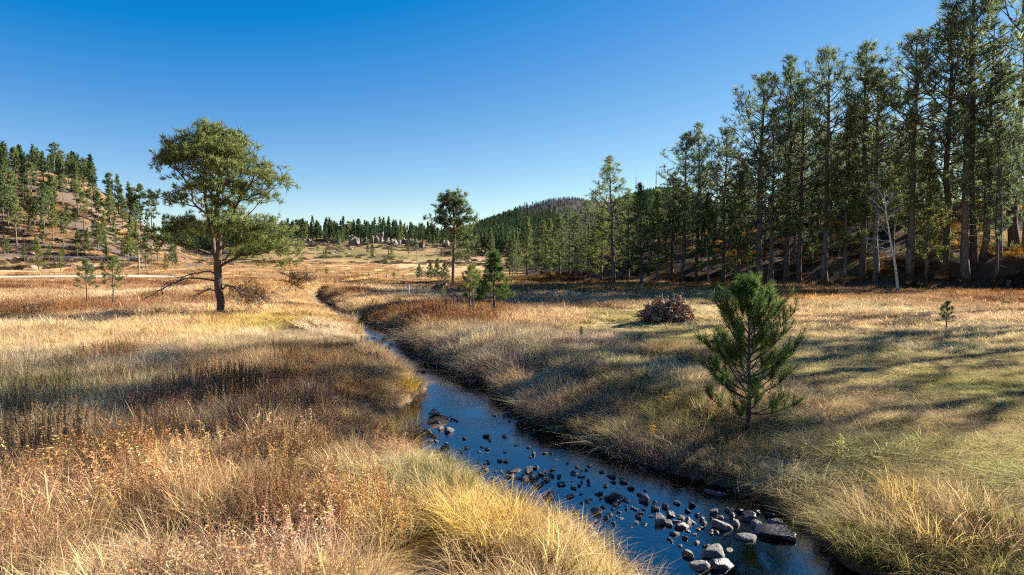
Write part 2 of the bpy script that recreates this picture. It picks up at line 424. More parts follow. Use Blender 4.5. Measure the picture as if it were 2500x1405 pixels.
# ------------------------------------------------------------------ ground cover zones (albedo, height of growth, kind mix)
# photo pixel, colour, height (m), weights of straw / weed / turf / leafy
TAN = (.60, .43, .23); PALE = (.70, .55, .33); RUST = (.42, .25, .13); BROWN = (.50, .355, .205); GOLD = (.58, .40, .12)
OLIVE = (.54, .45, .25); GREEN = (.53, .46, .215); PINK = (.56, .43, .29); ORNG = (.50, .28, .09); DKOL = (.33, .28, .14)
ZONES = [
 (60,715,TAN,.5,.9,.1,0,0),(350,715,PALE,.5,1,0,0,0),(100,700,RUST,.5,.6,.4,0,0),(330,700,RUST,.5,.7,.3,0,0),(120,750,RUST,.6,.5,.5,0,0),(330,750,RUST,.55,.6,.4,0,0),(500,715,PALE,.45,1,0,0,0),
 (700,710,ORNG,.5,.8,.2,0,0),(640,700,ORNG,.5,.9,.1,0,0),(760,700,TAN,.5,1,0,0,0),(780,735,TAN,.5,1,0,0,0),(600,760,TAN,.45,1,0,0,0),(690,790,(.36,.31,.07),.35,.9,0,.1,0),(620,785,GOLD,.4,1,0,0,0),
 (200,795,PALE,.6,1,0,0,0),(450,800,TAN,.6,.95,.05,0,0),(80,820,TAN,.6,.9,.1,0,0),(350,830,TAN,.6,.9,.1,0,0),(650,830,PALE,.55,1,0,0,0),(800,810,PINK,.55,1,0,0,0),(860,810,PINK,.7,1,0,0,0),
 (100,880,PALE,.65,1,0,0,0),(350,890,PALE,.65,1,0,0,0),(300,860,TAN,.6,.8,.2,0,0),(600,870,TAN,.6,.8,.2,0,0),(750,860,(.42,.27,.13),.6,.8,.2,0,0),(860,870,(.45,.28,.13),.6,.8,.2,0,0),
 (60,960,DKOL,.8,.5,.5,0,0),(200,980,OLIVE,.7,.7,.3,0,0),(150,1040,PALE,.5,1,0,0,0),(350,1000,BROWN,.6,.8,.2,0,0),(500,960,BROWN,.7,.6,.4,0,0),(700,930,(.36,.21,.10),.7,.5,.5,0,0),(620,1020,BROWN,.8,.5,.5,0,0),(800,1000,BROWN,.75,.5,.45,0,.05),
 (900,930,(.40,.25,.11),.65,.6,.4,0,0),(960,920,TAN,.6,.9,.1,0,0),(930,990,(.42,.28,.12),.65,.8,.2,0,0),(900,1080,BROWN,.7,.6,.3,0,.1),(700,1080,BROWN,.8,.5,.4,0,.1),(1000,1180,DKOL,.5,1,0,0,0),(1060,1150,OLIVE,.5,1,0,0,0),
 (60,1120,BROWN,.9,.4,.5,0,.1),(300,1130,(.34,.21,.1),.75,.7,.2,0,.1),(500,1150,TAN,.7,.8,.1,0,.1),(80,1280,BROWN,.8,.6,.3,0,.1),(250,1260,TAN,.7,.9,0,0,.1),(450,1240,TAN,.7,.8,.05,0,.15),(350,1370,TAN,.7,.9,.05,0,.05),
 (620,1220,(.33,.21,.1),.75,.6,.2,0,.2),(560,1330,PINK,.7,.6,.05,0,.35),(750,1250,(.38,.22,.11),.75,.5,.2,0,.3),(720,1370,PINK,.7,.6,0,0,.4),(900,1230,TAN,.7,.7,0,0,.3),(900,1350,(.44,.29,.13),.7,.8,0,0,.2),(1050,1290,GOLD,.65,.95,0,0,.05),(1200,1330,GOLD,.6,1,0,0,0),(1100,1380,TAN,.65,1,0,0,0),
 (900,740,TAN,.5,.8,.2,0,0),(1000,720,PALE,.45,1,0,0,0),(900,720,RUST,.5,.6,.4,0,0),(960,765,(.40,.22,.09),.65,.5,.5,0,0),(1060,775,RUST,.7,.3,.7,0,0),(1150,785,RUST,.7,.4,.6,0,0),(1050,740,TAN,.5,1,0,0,0),(1000,810,OLIVE,.6,1,0,0,0),(1050,840,PALE,.65,1,0,0,0),
 (1150,850,PALE,.75,1,0,0,0),(1250,830,PALE,.7,1,0,0,0),(1250,790,TAN,.6,.9,.1,0,0),(1120,880,TAN,.8,1,0,0,0),(1350,720,TAN,.5,.95,.05,0,0),(1280,700,(.40,.24,.11),.5,.8,.2,0,0),(1450,700,ORNG,.5,.9,.1,0,0),(1600,703,ORNG,.45,.9,.1,0,0),(1750,705,ORNG,.5,.9,.1,0,0),(1700,720,TAN,.45,1,0,0,0),(1450,740,TAN,.5,1,0,0,0),
 (1380,770,TAN,.5,1,0,0,0),(1480,795,GREEN,.18,.1,0,.9,0),(1600,812,GREEN,.18,.1,0,.9,0),(1540,770,(.46,.40,.17),.22,.3,0,.7,0),(1700,750,OLIVE,.4,.7,0,.3,0),(1450,840,PINK,.5,1,0,0,0),(1600,850,(.40,.29,.14),.4,.8,0,.2,0),
 (1180,930,PINK,.7,1,0,0,0),(1280,960,PINK,.7,1,0,0,0),(1330,900,TAN,.6,1,0,0,0),(1350,1020,PINK,.65,1,0,0,0),(1450,920,(.33,.26,.13),.5,.8,.1,.1,0),(1550,900,OLIVE,.4,.7,0,.3,0),(1500,1000,OLIVE,.5,.8,.1,.1,0),(1620,980,(.26,.22,.09),.5,.7,.15,.1,.05),(1600,1080,(.3,.22,.10),.5,.7,.2,0,.1),(1700,1120,OLIVE,.45,.8,.1,0,.1),(1560,1130,DKOL,.4,.9,.1,0,0),
 (1800,1150,DKOL,.45,.8,.1,0,.1),(1950,1180,(.30,.27,.12),.5,.7,.1,.1,.1),(1900,1080,OLIVE,.45,.7,.1,.1,.1),(2050,1030,OLIVE,.35,.6,0,.4,0),
 (1950,720,ORNG,.5,.9,.1,0,0),(2150,725,(.38,.24,.12),.45,.9,.1,0,0),(2350,725,(.40,.25,.13),.45,.9,.1,0,0),(2470,715,(.40,.22,.09),.45,.9,.1,0,0),(2000,765,TAN,.4,1,0,0,0),(2200,755,PALE,.4,1,0,0,0),(2400,755,(.44,.31,.17),.4,1,0,0,0),(2100,800,(.58,.45,.25),.35,.9,0,.1,0),(2400,800,OLIVE,.35,.8,0,.2,0),
 (2000,850,OLIVE,.3,.6,0,.4,0),(2250,845,OLIVE,.3,.6,0,.4,0),(2000,890,GREEN,.2,.3,0,.7,0),(2250,890,GREEN,.2,.3,0,.7,0),(2450,880,GREEN,.2,.3,0,.7,0),(2350,930,(.48,.44,.17),.2,.3,0,.7,0),(2150,960,(.56,.43,.23),.25,.6,0,.4,0),(2000,960,TAN,.35,.9,0,.1,0),(2300,985,(.54,.43,.23),.22,.5,0,.5,0),(2450,960,(.52,.45,.19),.2,.4,0,.6,0),
 (2400,1020,(.54,.43,.22),.2,.5,0,.5,0),(2250,1080,(.48,.43,.18),.2,.4,0,.6,0),(2430,1090,(.50,.44,.2),.18,.3,0,.7,0),(2130,1080,GREEN,.3,.6,0,.4,0),(2400,1150,GREEN,.18,.2,0,.8,0),(2200,1150,(.42,.38,.16),.3,.6,0,.4,0),(2050,1230,DKOL,.5,.9,0,0,.1),(2250,1240,(.48,.38,.18),.5,1,0,0,0),(2450,1230,OLIVE,.35,.8,0,.2,0),
 (2100,1330,(.36,.27,.1),.7,1,0,0,0),(2280,1310,(.42,.29,.12),.75,1,0,0,0),(2450,1330,(.33,.26,.11),.7,1,0,0,0),(2050,1390,DKOL,.6,1,0,0,0),(2300,1395,OLIVE,.6,1,0,0,0),
]
_zp, _zv = [], []
for z in ZONES:
    p = on_plane(z[0], z[1], 0.15)
    _zp.append(p[:2]); _zv.append([*z[2], z[3], *z[4:8]])
_zp = np.array(_zp); _zv = np.array(_zv); _zs = 0.07 * np.hypot(_zp[:, 0], _zp[:, 1])
def cover(x, y):
    out = np.zeros((len(x), 8))
    for c in range(0, len(x), 20000):
        xx = x[c:c+20000]; yy = y[c:c+20000]
        xx = xx + 0.05 * yy * vnoise(xx / (0.04 * np.maximum(yy, 8)), yy / (0.09 * np.maximum(yy, 8)), 61)
        dx = (xx[:, None] - _zp[:, 0]) / _zs; dy = (yy[:, None] - _zp[:, 1]) / _zs
        w = 1.0 / ((dx * dx + 0.35 * dy * dy) ** 1.6 + 0.02)
        out[c:c+20000] = (w @ _zv) / w.sum(1, keepdims=True)
    return out

ROAD = [on_plane(p, q, -1.7) for p, q in ((-900, 690), (-300, 688), (0, 687), (150, 686), (300, 685), (400, 685), (455, 684))]
ROAD = np.array([(p[0], p[1]) for p in ROAD])
PATH = np.array([on_plane(p, q, -0.4)[:2] for p, q in ((762, 690), (790, 696), (815, 704), (835, 716))])
def seg_dist(x, y, P):
    b = np.full(x.shape, 1e9)
    for (ax, ay), (bx, by) in zip(P[:-1], P[1:]):
        ux, uy = bx - ax, by - ay
        t = np.clip(((x - ax) * ux + (y - ay) * uy) / (ux * ux + uy * uy), 0, 1)
        b = np.minimum(b, np.hypot(x - ax - t * ux, y - ay - t * uy))
    return b

# ------------------------------------------------------------------ ground sheet
def axis(lo, hi, s0, g, c=0.0):
    r = [0.0]
    while r[-1] < hi - c: r.append(r[-1] + max(s0, g * r[-1]))
    l = [0.0]
    while l[-1] > lo - c: l.append(l[-1] - max(s0, g * abs(l[-1])))
    return np.array(sorted(set(l[1:] + r))) + c
gx = axis(-2600, 2600, 0.24, 0.03, 0.0)
gy = np.concatenate([axis(-420, 6, 0.4, 0.12, 6)[:-1], 6 + np.arange(0, 44, 0.24), axis(50, 4200, 0.26, 0.0165, 50)])
gy = np.unique(np.round(gy[(gy >= -420)], 3))
GX, GY = np.meshgrid(gx, gy)
GZ = height(GX, GY)
nx, ny = len(gx), len(gy)
V = np.stack([GX, GY, GZ], -1).reshape(-1, 3)
i = np.arange(ny - 1)[:, None] * nx + np.arange(nx - 1)[None, :]
Q = np.stack([i, i + 1, i + 1 + nx, i + nx], -1).reshape(-1, 4)

xv, yv, zv = V[:, 0], V[:, 1], V[:, 2]
dv = np.hypot(xv, yv); uv = np.where(yv > 1, xv / np.maximum(yv, 1), 3)
ck = np.zeros((len(V), 3)) + np.array(TAN)
m = (yv > 4) & (dv < 400)
ck[m] = cover(xv[m], yv[m])[:, :3] * 0.72
far = sstep(110, 200, dv)[:, None]
meadow_far = np.array((.42, .29, .155)) * (1 + 0.35 * fbm(xv / 25, yv / 60, 71, 3)[:, None])
ck = ck * (1 - far) + meadow_far * far
hl = sstep(236, 262, dv) * (uv < _u(640)) * (yv > 1)
hillc = np.array((.118, .090, .074)) * (1 + 0.5 * fbm(xv / 16, yv / 16, 73, 4)[:, None])
ck = np.where(hl[:, None] > 0, ck * (1 - hl[:, None]) + hillc * hl[:, None], ck)
rl = sstep(285, 330, dv) * (uv > _u(560)) * (yv > 1)
rmix = sstep(-.2, .25, fbm(xv / 20, yv / 20, 75, 3))[:, None]
ridgec = np.array((.25, .175, .095)) * (1 - rmix) + np.array((.155, .135, .06)) * rmix
ck = ck * (1 - rl[:, None]) + ridgec * rl[:, None]
mo = sstep(480, 640, dv)
burn = sstep(66, 100, (zv - 4) / np.maximum(dv, 1) * F) * sstep(_u(1180), _u(1260), uv) * (1 - sstep(_u(1480), _u(1530), uv))
mc = np.array((.06, .06, .032)) * (1 - burn[:, None]) + np.array((.062, .052, .062)) * burn[:, None]
ck = ck * (1 - mo[:, None]) + mc * mo[:, None]
fe = forest_e(xv, yv)
fm = sstep(-0.5, 3, fe) * (dv < 500) * sstep(-16, 4, xv)
gp = sstep(0.05, 0.3, fbm(xv / 8, yv / 8, 77, 3))[:, None] * sstep(4, 10, fe)[:, None]
fc = np.array((.085, .058, .038)) * (1 - gp) + np.array((.30, .185, .05)) * gp
ck = ck * (1 - fm[:, None]) + fc * fm[:, None]
e_c, _, _ = creek(xv, yv)
bd = (1 - sstep(0.1, 1.0, e_c))[:, None]
ck = ck * (1 - bd) + np.array((.13, .097, .066)) * bd
cb = (sstep(82.0, 82.6, yv + 0.12 * (xv + 14)) * (1 - sstep(84.2, 84.8, yv + 0.12 * (xv + 14))) * sstep(-23, -19, xv) * (1 - sstep(-6, 0, xv)))[:, None]
ck = ck * (1 - cb) + np.array((.06, .045, .035)) * cb
pd = (1 - sstep(0.25, 0.8, seg_dist(xv, yv, PATH)))[:, None]
ck = ck * (1 - pd) + np.array((.55, .42, .27)) * pd
gme = tri_mesh('ground', V, Q, [], smooth=True)
ca = gme.color_attributes.new('cover', 'FLOAT_COLOR', 'POINT')
ca.data.foreach_set('color', np.concatenate([np.clip(ck, .01, 1), np.ones((len(V), 1))], 1).astype(np.float32).ravel())
k = NT('ground_soil_and_thatch')
at = k.n('ShaderNodeAttribute', attribute_name='cover')
n1 = k.noise(2.3, 8, rough=0.75); n2 = k.noise(0.22, 6, rough=0.7)
c = k.mix(1.0, at.outputs['Color'], k.ramp(n1, [(0.3, (.6, .58, .55)), (0.7, (1.3, 1.28, 1.25))]), 'MULTIPLY')
c = k.mix(1.0, c, k.ramp(n2, [(0.3, (.78, .76, .74)), (0.7, (1.2, 1.18, 1.15))]), 'MULTIPLY')
k.principled(c, 0.97, 0.05, k.bump(n1, 0.8, 0.12))
gme.materials.append(k.m)
ground = tag(link('ground', gme), 'dry autumn valley floor rising to a wooded slope, a bare hill and a mountain', kind='structure')

# ------------------------------------------------------------------ water
wv, wf = [], []
K = 9
for a in range(len(CRX)):
    nxn, nyn = CTY[a], -CTX[a]
    for b in range(K):
        s = (b / (K - 1) * 2 - 1) * (CRW[a] + 0.5)
        wv.append((CRX[a] + nxn * s, CRY[a] + nyn * s, float(wz(CRY[a]))))
for a in range(len(CRX) - 1):
    for b in range(K - 1):
        i0 = a * K + b; wf.append((i0, i0 + 1, i0 + K + 1, i0 + K))
wf = np.array(wf)
k = NT('creek_water_surface')
nA = k.noise(3.2, 5, rough=0.55, stretch=(1.0, 0.55, 1)); nB = k.noise(14, 4, rough=0.6, stretch=(1.0, .6, 1)); nP = k.noise(0.7, 4)
amp = k.ramp(nP, [(0.40, (.18, .18, .18)), (0.60, (1, 1, 1))])
hb = k.mix(0.35, nA, nB)
b = k.n('ShaderNodeBump'); b.inputs['Distance'].default_value = 0.045
mm = k.n('ShaderNodeMath', operation='MULTIPLY'); k.l(amp, mm.inputs[0]); mm.inputs[1].default_value = 0.5
k.l(mm.outputs[0], b.inputs['Strength']); k.l(hb, b.inputs['Height'])
fr = k.n('ShaderNodeFresnel'); fr.inputs['IOR'].default_value = 2.5; k.l(b.outputs[0], fr.inputs['Normal'])
tr = k.n('ShaderNodeBsdfTransparent'); tr.inputs['Color'].default_value = (.15, .145, .125, 1)
gl = k.n('ShaderNodeBsdfGlossy'); gl.inputs['Roughness'].default_value = 0.03; gl.inputs['Color'].default_value = (1, 1, 1, 1); k.l(b.outputs[0], gl.inputs['Normal'])
mx = k.n('ShaderNodeMixShader'); k.l(fr.outputs[0], mx.inputs['Fac']); k.l(tr.outputs[0], mx.inputs[1]); k.l(gl.outputs[0], mx.inputs[2])
k.l(mx.outputs[0], k.out.inputs['Surface'])
tag(link('creek_water', tri_mesh('creek_water', np.array(wv), wf, k.m, smooth=True)), 'shallow blue creek winding through dry meadow', kind='structure')

# ------------------------------------------------------------------ gravel road
def strip(P, w, lift, n=120):
    s = np.concatenate([[0], np.cumsum(np.hypot(*np.diff(P, axis=0).T))]); q = np.linspace(0, s[-1], n)
    x = np.interp(q, s, P[:, 0]); y = np.interp(q, s, P[:, 1]); tx, ty = np.gradient(x), np.gradient(y); l = np.hypot(tx, ty)
    V = []
    for sgn in (-1, -.5, 0, .5, 1):
        X = x - ty / l * w * sgn; Y = y + tx / l * w * sgn
        V.append(np.stack([X, Y, height(X, Y) + lift - 0.1 * abs(sgn) ** 2], -1))
    V = np.stack(V, 1).reshape(-1, 3)
    i = np.arange(n - 1)[:, None] * 5 + np.arange(4)[None, :]
    return V, np.stack([i, i + 5, i + 6, i + 1], -1).reshape(-1, 4)
rv, rf = strip(ROAD, 9.0, 0.95)
M['gravel'] = mat_rough('pale_gravel', [(0.3, (.36, .29, .22)), (0.7, (.54, .46, .37))], 0.5, 0.4, 0.05)
tag(link('gravel_road', tri_mesh('gravel_road', rv, rf, M['gravel'], smooth=True)), 'pale gravel road across the valley floor at the foot of the hill', kind='structure')
# ------------------------------------------------------------------ pine builders
def tufts(rng, P, D, size, K, width, lo=0.25, hi=1.35, back=0.35):
    """bunches of needles: thin triangles fanning round each twig direction"""
    T = len(P)
    D = nrm(D)
    ref = nrm(rng.normal(size=(T, K, 3)))
    Dk = np.repeat(D[:, None, :], K, 1)
    perp = nrm(ref - (ref * Dk).sum(-1, keepdims=True) * Dk)
    th = rng.uniform(lo, hi, (T, K, 1))
    nd = Dk * np.cos(th) + perp * np.sin(th)
    s = (np.asarray(size) * np.ones(T))[:, None, None]
    b = P[:, None, :] + Dk * s * rng.uniform(-back, 0.25, (T, K, 1))
    tip = b + nd * s * rng.uniform(.65, 1.1, (T, K, 1))
    w = nrm(np.cross(nd, nrm(rng.normal(size=(T, K, 3))))) * width * (s / np.mean(size))
    V = np.stack([b - w * .35, b + w * .35, b + (tip - b) * .55 + w * .5, tip], 2).reshape(-1, 3)
    i = np.arange(T * K)[:, None] * 4
    Fc = np.concatenate([i + np.array([[0, 1, 2]]), i + np.array([[0, 2, 3]])])
    return V, Fc

def bend(rng, a, d, L, n, up=0.0, wob=0.08):
    """a branch path that starts along d and turns towards up"""
    p = [np.array(a, float)]; d = nrm(np.array(d, float)); st = L / (n - 1)
    for k in range(n - 1):
        d = nrm(d + np.array([0, 0, up / (n - 1)]) + rng.normal(size=3) * wob)
        p.append(p[-1] + d * st)
    return np.array(p)

def whorl_pine(seed, H=20.0, r0=0.19, cb=0.4, rad=3.0, shape=None, nb=60, sub=5, tsize=.42, K=11, width=.055, e0=-8, e1=55, dead=14, ns=7, dens=1.0, lean=0.0, per=3, lite=False):
    rng = np.random.default_rng(seed)
    bark, leaf = MB(), MB()
    n = 12; zz = np.linspace(0, H, n)
    sway = np.cumsum(rng.normal(size=(n, 2)) * .06 * H / 20, 0); sway[0] = 0
    path = np.stack([sway[:, 0] + lean * zz, sway[:, 1], zz], -1)
    tr = r0 * (1 - zz / H) ** 0.75 + 0.02 * H / 20; tr[0] *= 1.25
    path0 = path.copy(); path0[0, 2] = -0.6
    bark.add(*tube(path0, tr, ns))
    shape = shape or (lambda t: (0.45 + 1.6 * t) if t < .35 else 1.01 * (1 - ((t - .35) / .65) ** 1.7) + .1)
    P, D = [], []
    zs = np.linspace(cb, .985, nb) + rng.uniform(-.012, .012, nb)
    az = rng.uniform(0, 6.28)
    for q in zs:
        z = q * H; t = np.clip((q - cb) / (1 - cb), 0, 1)
        az += 2.4 + rng.uniform(-.5, .5)
        L = rad * shape(t) * rng.uniform(.6, 1.2)
        if rng.random() < .08: L *= .3
        el = R(e0 + (e1 - e0) * t + rng.normal() * 9)
        a = np.array([np.interp(z, zz, path[:, 0]), np.interp(z, zz, path[:, 1]), z])
        d = np.array([math.cos(az) * math.cos(el), math.sin(az) * math.cos(el), math.sin(el)])
        bp = bend(rng, a, d, L, 5, up=.55, wob=.09)
        br = max(.012, .018 * L) * np.linspace(1, .3, 5) * (1 if not lite else 1.2)
        bark.add(*tube(bp, br, 4 if not lite else 3, cap=False))
        ns_ = max(2, int(sub * (L / rad) ** .6 + .5))
        for s in range(ns_):
            f = rng.uniform(.3, 1.0) if s else 1.0
            j = f * 4; j0 = min(int(j), 3)
            o = bp[j0] + (bp[j0 + 1] - bp[j0]) * (j - j0)
            bd = nrm(bp[j0 + 1] - bp[j0])
            sd = nrm(bd + nrm(rng.normal(size=3) * np.array([1, 1, .45])) * .85 + np.array([0, 0, .22]))
            sl = L * rng.uniform(.18, .42) * (1.15 - .5 * f)
            sp = bend(rng, o, sd, sl, 3, up=.5, wob=.12)
            if not lite: bark.add(*tube(sp, np.array([.014, .011, .007]) * max(1, H / 14), 3, cap=False))
            kk = max(1, int(per * dens + rng.random()))
            for h in range(kk):
                ff = 1.0 if h == 0 else rng.uniform(.2, 1)
                pt = sp[0] + (sp[2] - sp[0]) * ff + rng.normal(size=3) * .13 * (h > 0) * tsize / .42
                P.append(pt); D.append(nrm(sp[2] - sp[1] + rng.normal(size=3) * .25 * sl + np.array([0, 0, .25 * sl])))
    for j in range(3):
        P.append(path[-1] + rng.normal(size=3) * .08); D.append(np.array([0, 0, 1.0]))
    for q in rng.uniform(.12, max(cb, .14), dead):
        z = q * H; a2 = rng.uniform(0, 6.28); L = rng.uniform(.4, 1.5) * H / 20
        a = np.array([np.interp(z, zz, path[:, 0]), np.interp(z, zz, path[:, 1]), z])
        bp = bend(rng, a, (math.cos(a2), math.sin(a2), rng.uniform(-.3, .3)), L, 4, up=-.2, wob=.18)
        bark.add(*tube(bp, np.array([.03, .022, .015, .006]) * H / 20, 3, cap=False))
    P = np.array(P); D = np.array(D)
    leaf.add(*tufts(rng, P, D, rng.uniform(.75, 1.2, len(P)) * tsize, K, width))
    return bark, leaf

def grown_pine(seed, trunk_paths, lobes, npts, tsize, K, width, twig=.012, balance=.45, pad=12, padr=.46):
    """branches grow from the given limbs to points filling the crown's lobes (least total path)"""
    rng = np.random.default_rng(seed)
    nodes, par, rad0 = [], [], []
    def add_path(P, start):
        last = start
        for p in P:
            nodes.append(np.array(p, float)); par.append(last); last = len(nodes) - 1
        return last
    for pth, st in trunk_paths:
        P = np.array(pth, float); s = np.concatenate([[0], np.cumsum(np.linalg.norm(np.diff(P, axis=0), axis=1))])
        q = np.linspace(0, s[-1], max(3, int(s[-1] / .3)))
        PP = np.stack([np.interp(q, s, P[:, c]) for c in range(3)], -1)
        PP[1:-1] += rng.normal(size=(len(PP) - 2, 3)) * .035
        start = -1
        if st is not None:
            start = int(np.argmin([np.linalg.norm(nd - PP[0]) for nd in nodes])); PP = PP[1:]
        add_path(PP, start)
    nfix = len(nodes)
    vol = np.array([l[3] * l[4] * l[5] for l in lobes]) ** .75; cnt = (vol / vol.sum() * npts).astype(int)
    A = []
    for l, c in zip(lobes, cnt):
        m = max(2, c // pad)                              # foliage gathers in flat pads with air between them
        v = nrm(rng.normal(size=(m, 3))); v[:, 2] = np.where(rng.random(m) < .55, np.abs(v[:, 2]), v[:, 2])
        r = rng.uniform(.3, 1, m) ** .5
        ctr = np.array(l[:3]) + v * r[:, None] * np.array(l[3:6])
        A.append(np.repeat(ctr, pad, 0) + np.clip(rng.normal(size=(m * pad, 3)), -1.5, 1.5) * np.array([padr, padr, padr * .42]) * np.repeat(rng.uniform(.6, 1.2, (m, 1)), pad, 0))
    A = np.concatenate(A)
    N = np.zeros((nfix + len(A), 3)); N[:nfix] = nodes
    plen = np.zeros(nfix + len(A))
    for k in range(nfix):
        if par[k] >= 0: plen[k] = plen[par[k]] + np.linalg.norm(N[k] - N[par[k]])
    D = np.linalg.norm(A[:, None, :] - N[None, :nfix, :], axis=2)
    cost = D + balance * plen[None, :nfix]
    best = cost.argmin(1); bc = cost[np.arange(len(A)), best]
    # the trunk's own low part takes no twigs
    done = np.zeros(len(A), bool); n = nfix
    for _ in range(len(A)):
        c = np.where(done, 1e9, bc); j = int(c.argmin())
        done[j] = True
        N[n] = A[j]; par.append(int(best[j])); plen[n] = plen[best[j]] + np.linalg.norm(A[j] - N[best[j]])
        dn = np.linalg.norm(A - A[j], axis=1) + balance * plen[n]
        m = dn < bc
        best[m] = n; bc[m] = dn[m]; n += 1
    kids = [[] for _ in range(n)]
    for k in range(n):
        if par[k] >= 0: kids[par[k]].append(k)
    r = np.zeros(n)
    for k in range(n - 1, -1, -1):
        r[k] = max(twig, (sum(r[c] ** 2.25 for c in kids[k])) ** (1 / 2.25)) if kids[k] else twig
    bark, leaf = MB(), MB()
    # chains of thickest children
    heads = [k for k in range(n) if par[k] < 0]
    st = [(h, None) for h in heads]
    while st:
        k, fr = st.pop()
        ch = [] if fr is None else [fr]
        cur = k
        while True:
            ch.append(cur)
            if not kids[cur]: break
            ks = sorted(kids[cur], key=lambda c: -r[c])
            for c in ks[1:]: st.append((c, cur))
            cur = ks[0]
        pts = N[ch]; rr = r[ch].copy()
        if fr is not None: rr[0] = rr[1] if len(rr) > 1 else rr[0]
        if len(pts) >= 2:
            if len(pts) > 2:
                sm = pts.copy(); sm[1:-1] = .5 * pts[1:-1] + .25 * (pts[:-2] + pts[2:]); pts = sm
            bark.add(*tube(pts, rr, 8 if rr.max() > .08 else (5 if rr.max() > .03 else 3), cap=False))
    P, Dd = [], []
    for k in range(nfix, n):
        d = N[k] - N[par[k]]
        P.append(N[k]); Dd.append(nrm(d) + np.array([0, 0, .5]))
        if not kids[k]:
            P.append(N[k] + rng.normal(size=3) * tsize * .35); Dd.append(nrm(d) + rng.normal(size=3) * .5 + np.array([0, 0, .4]))
    P = np.array(P); Dd = np.array(Dd)
    leaf.add(*tufts(rng, P, Dd, rng.uniform(.7, 1.2, len(P)) * tsize, K, width))
    return bark, leaf

def as_proto(name, bl, barkm, leafm):
    return bl[0].mesh(name + '_trunk', M[barkm], True), bl[1].mesh(name + '_crown', M[leafm])

def plant(name, meshes, label, loc, rotz, scale, group=None, cat='tree', single=False):
    t = thing(name, label, cat, loc, rotz, scale, group)
    link('trunk', meshes[0], t); link('crown', meshes[1], t)
    return t

rnd = random.Random(5)
FP = []   # forest pines, 20 m
for s, kw, bk, lf in (
    (1, dict(cb=.25, rad=3.2, nb=84), 'bark', 'needle'), (2, dict(cb=.31, rad=2.9, nb=78), 'bark_grey', 'needle'),
    (3, dict(cb=.22, rad=3.5, nb=86), 'bark', 'needle'), (4, dict(cb=.27, rad=2.7, nb=80, r0=.18), 'bark_grey', 'needle'),
    (5, dict(cb=.27, rad=3.8, nb=80, r0=.23), 'bark_grey', 'needle'), (6, dict(cb=.35, rad=2.8, nb=72, lean=.012), 'bark', 'needle')):
    FP.append(as_proto('forest_pine', whorl_pine(s, sub=5, per=2.3, tsize=.48, K=9, width=.06, e0=-16, **kw), bk, lf))
cone = lambda t: 1.0 - .93 * t ** 1.15
BP = [as_proto('bushy_pine', whorl_pine(11, cb=.10, rad=3.5, nb=110, shape=cone, sub=7, tsize=.48, K=10, width=.062, e0=-8, e1=50, r0=.19, dead=6), 'bark_grey', 'needle_sun'),
      as_proto('bushy_pine', whorl_pine(12, cb=.16, rad=2.8, nb=96, shape=cone, sub=7, tsize=.48, K=10, width=.062, e0=-8, e1=50, r0=.17, dead=8), 'bark_grey', 'needle_sun')]
SPA = [as_proto('sparse_pine', whorl_pine(21, cb=.3, rad=2.6, nb=40, sub=4, per=2, r0=.2, dead=26), 'bark_grey', 'needle'),
      as_proto('sparse_pine', whorl_pine(22, cb=.40, rad=2.8, nb=34, sub=4, per=2, r0=.24, dead=30), 'bark', 'needle')]
# hillside pines (nominal 12 m), coarser needles, seen from 250 m and more
HP = []
for s, kw, lf in ((31, dict(cb=.35, rad=1.6, nb=34), 'needle_sun'), (32, dict(cb=.45, rad=1.7, nb=30), 'needle'), (33, dict(cb=.22, rad=1.9, nb=40, shape=cone), 'needle_sun'),
                  (34, dict(cb=.5, rad=2.0, nb=28), 'needle'), (35, dict(cb=.1, rad=2.3, nb=44, shape=cone), 'needle_sun')):
    HP.append(as_proto('hill_pine', whorl_pine(s, H=12, r0=.15, sub=5, tsize=.52, K=9, width=.11, dead=5, ns=5, per=3, lite=True, **kw), 'bark_grey', lf))
# saplings (nominal 4 m)
YP = [as_proto('young_pine', whorl_pine(41, H=4, r0=.07, cb=.2, rad=1.25, nb=40, shape=lambda t: 1 - .85 * t, sub=5, tsize=.24, K=20, width=.022, e0=12, e1=60, dead=4, per=3), 'bark', 'needle_young'),
      as_proto('young_pine', whorl_pine(42, H=4, r0=.07, cb=.42, rad=1.0, nb=26, shape=lambda t: .65 + 1.1 * t * (1 - t) - .4 * t, sub=4, tsize=.26, K=18, width=.024, e0=5, e1=60, dead=14, per=2), 'bark_grey', 'needle_sun'),
      as_proto('young_pine', whorl_pine(43, H=4, r0=.06, cb=.12, rad=1.2, nb=46, shape=lambda t: 1 - .85 * t, sub=5, tsize=.24, K=18, width=.026, e0=5, e1=55, dead=3, per=3), 'bark', 'needle')]

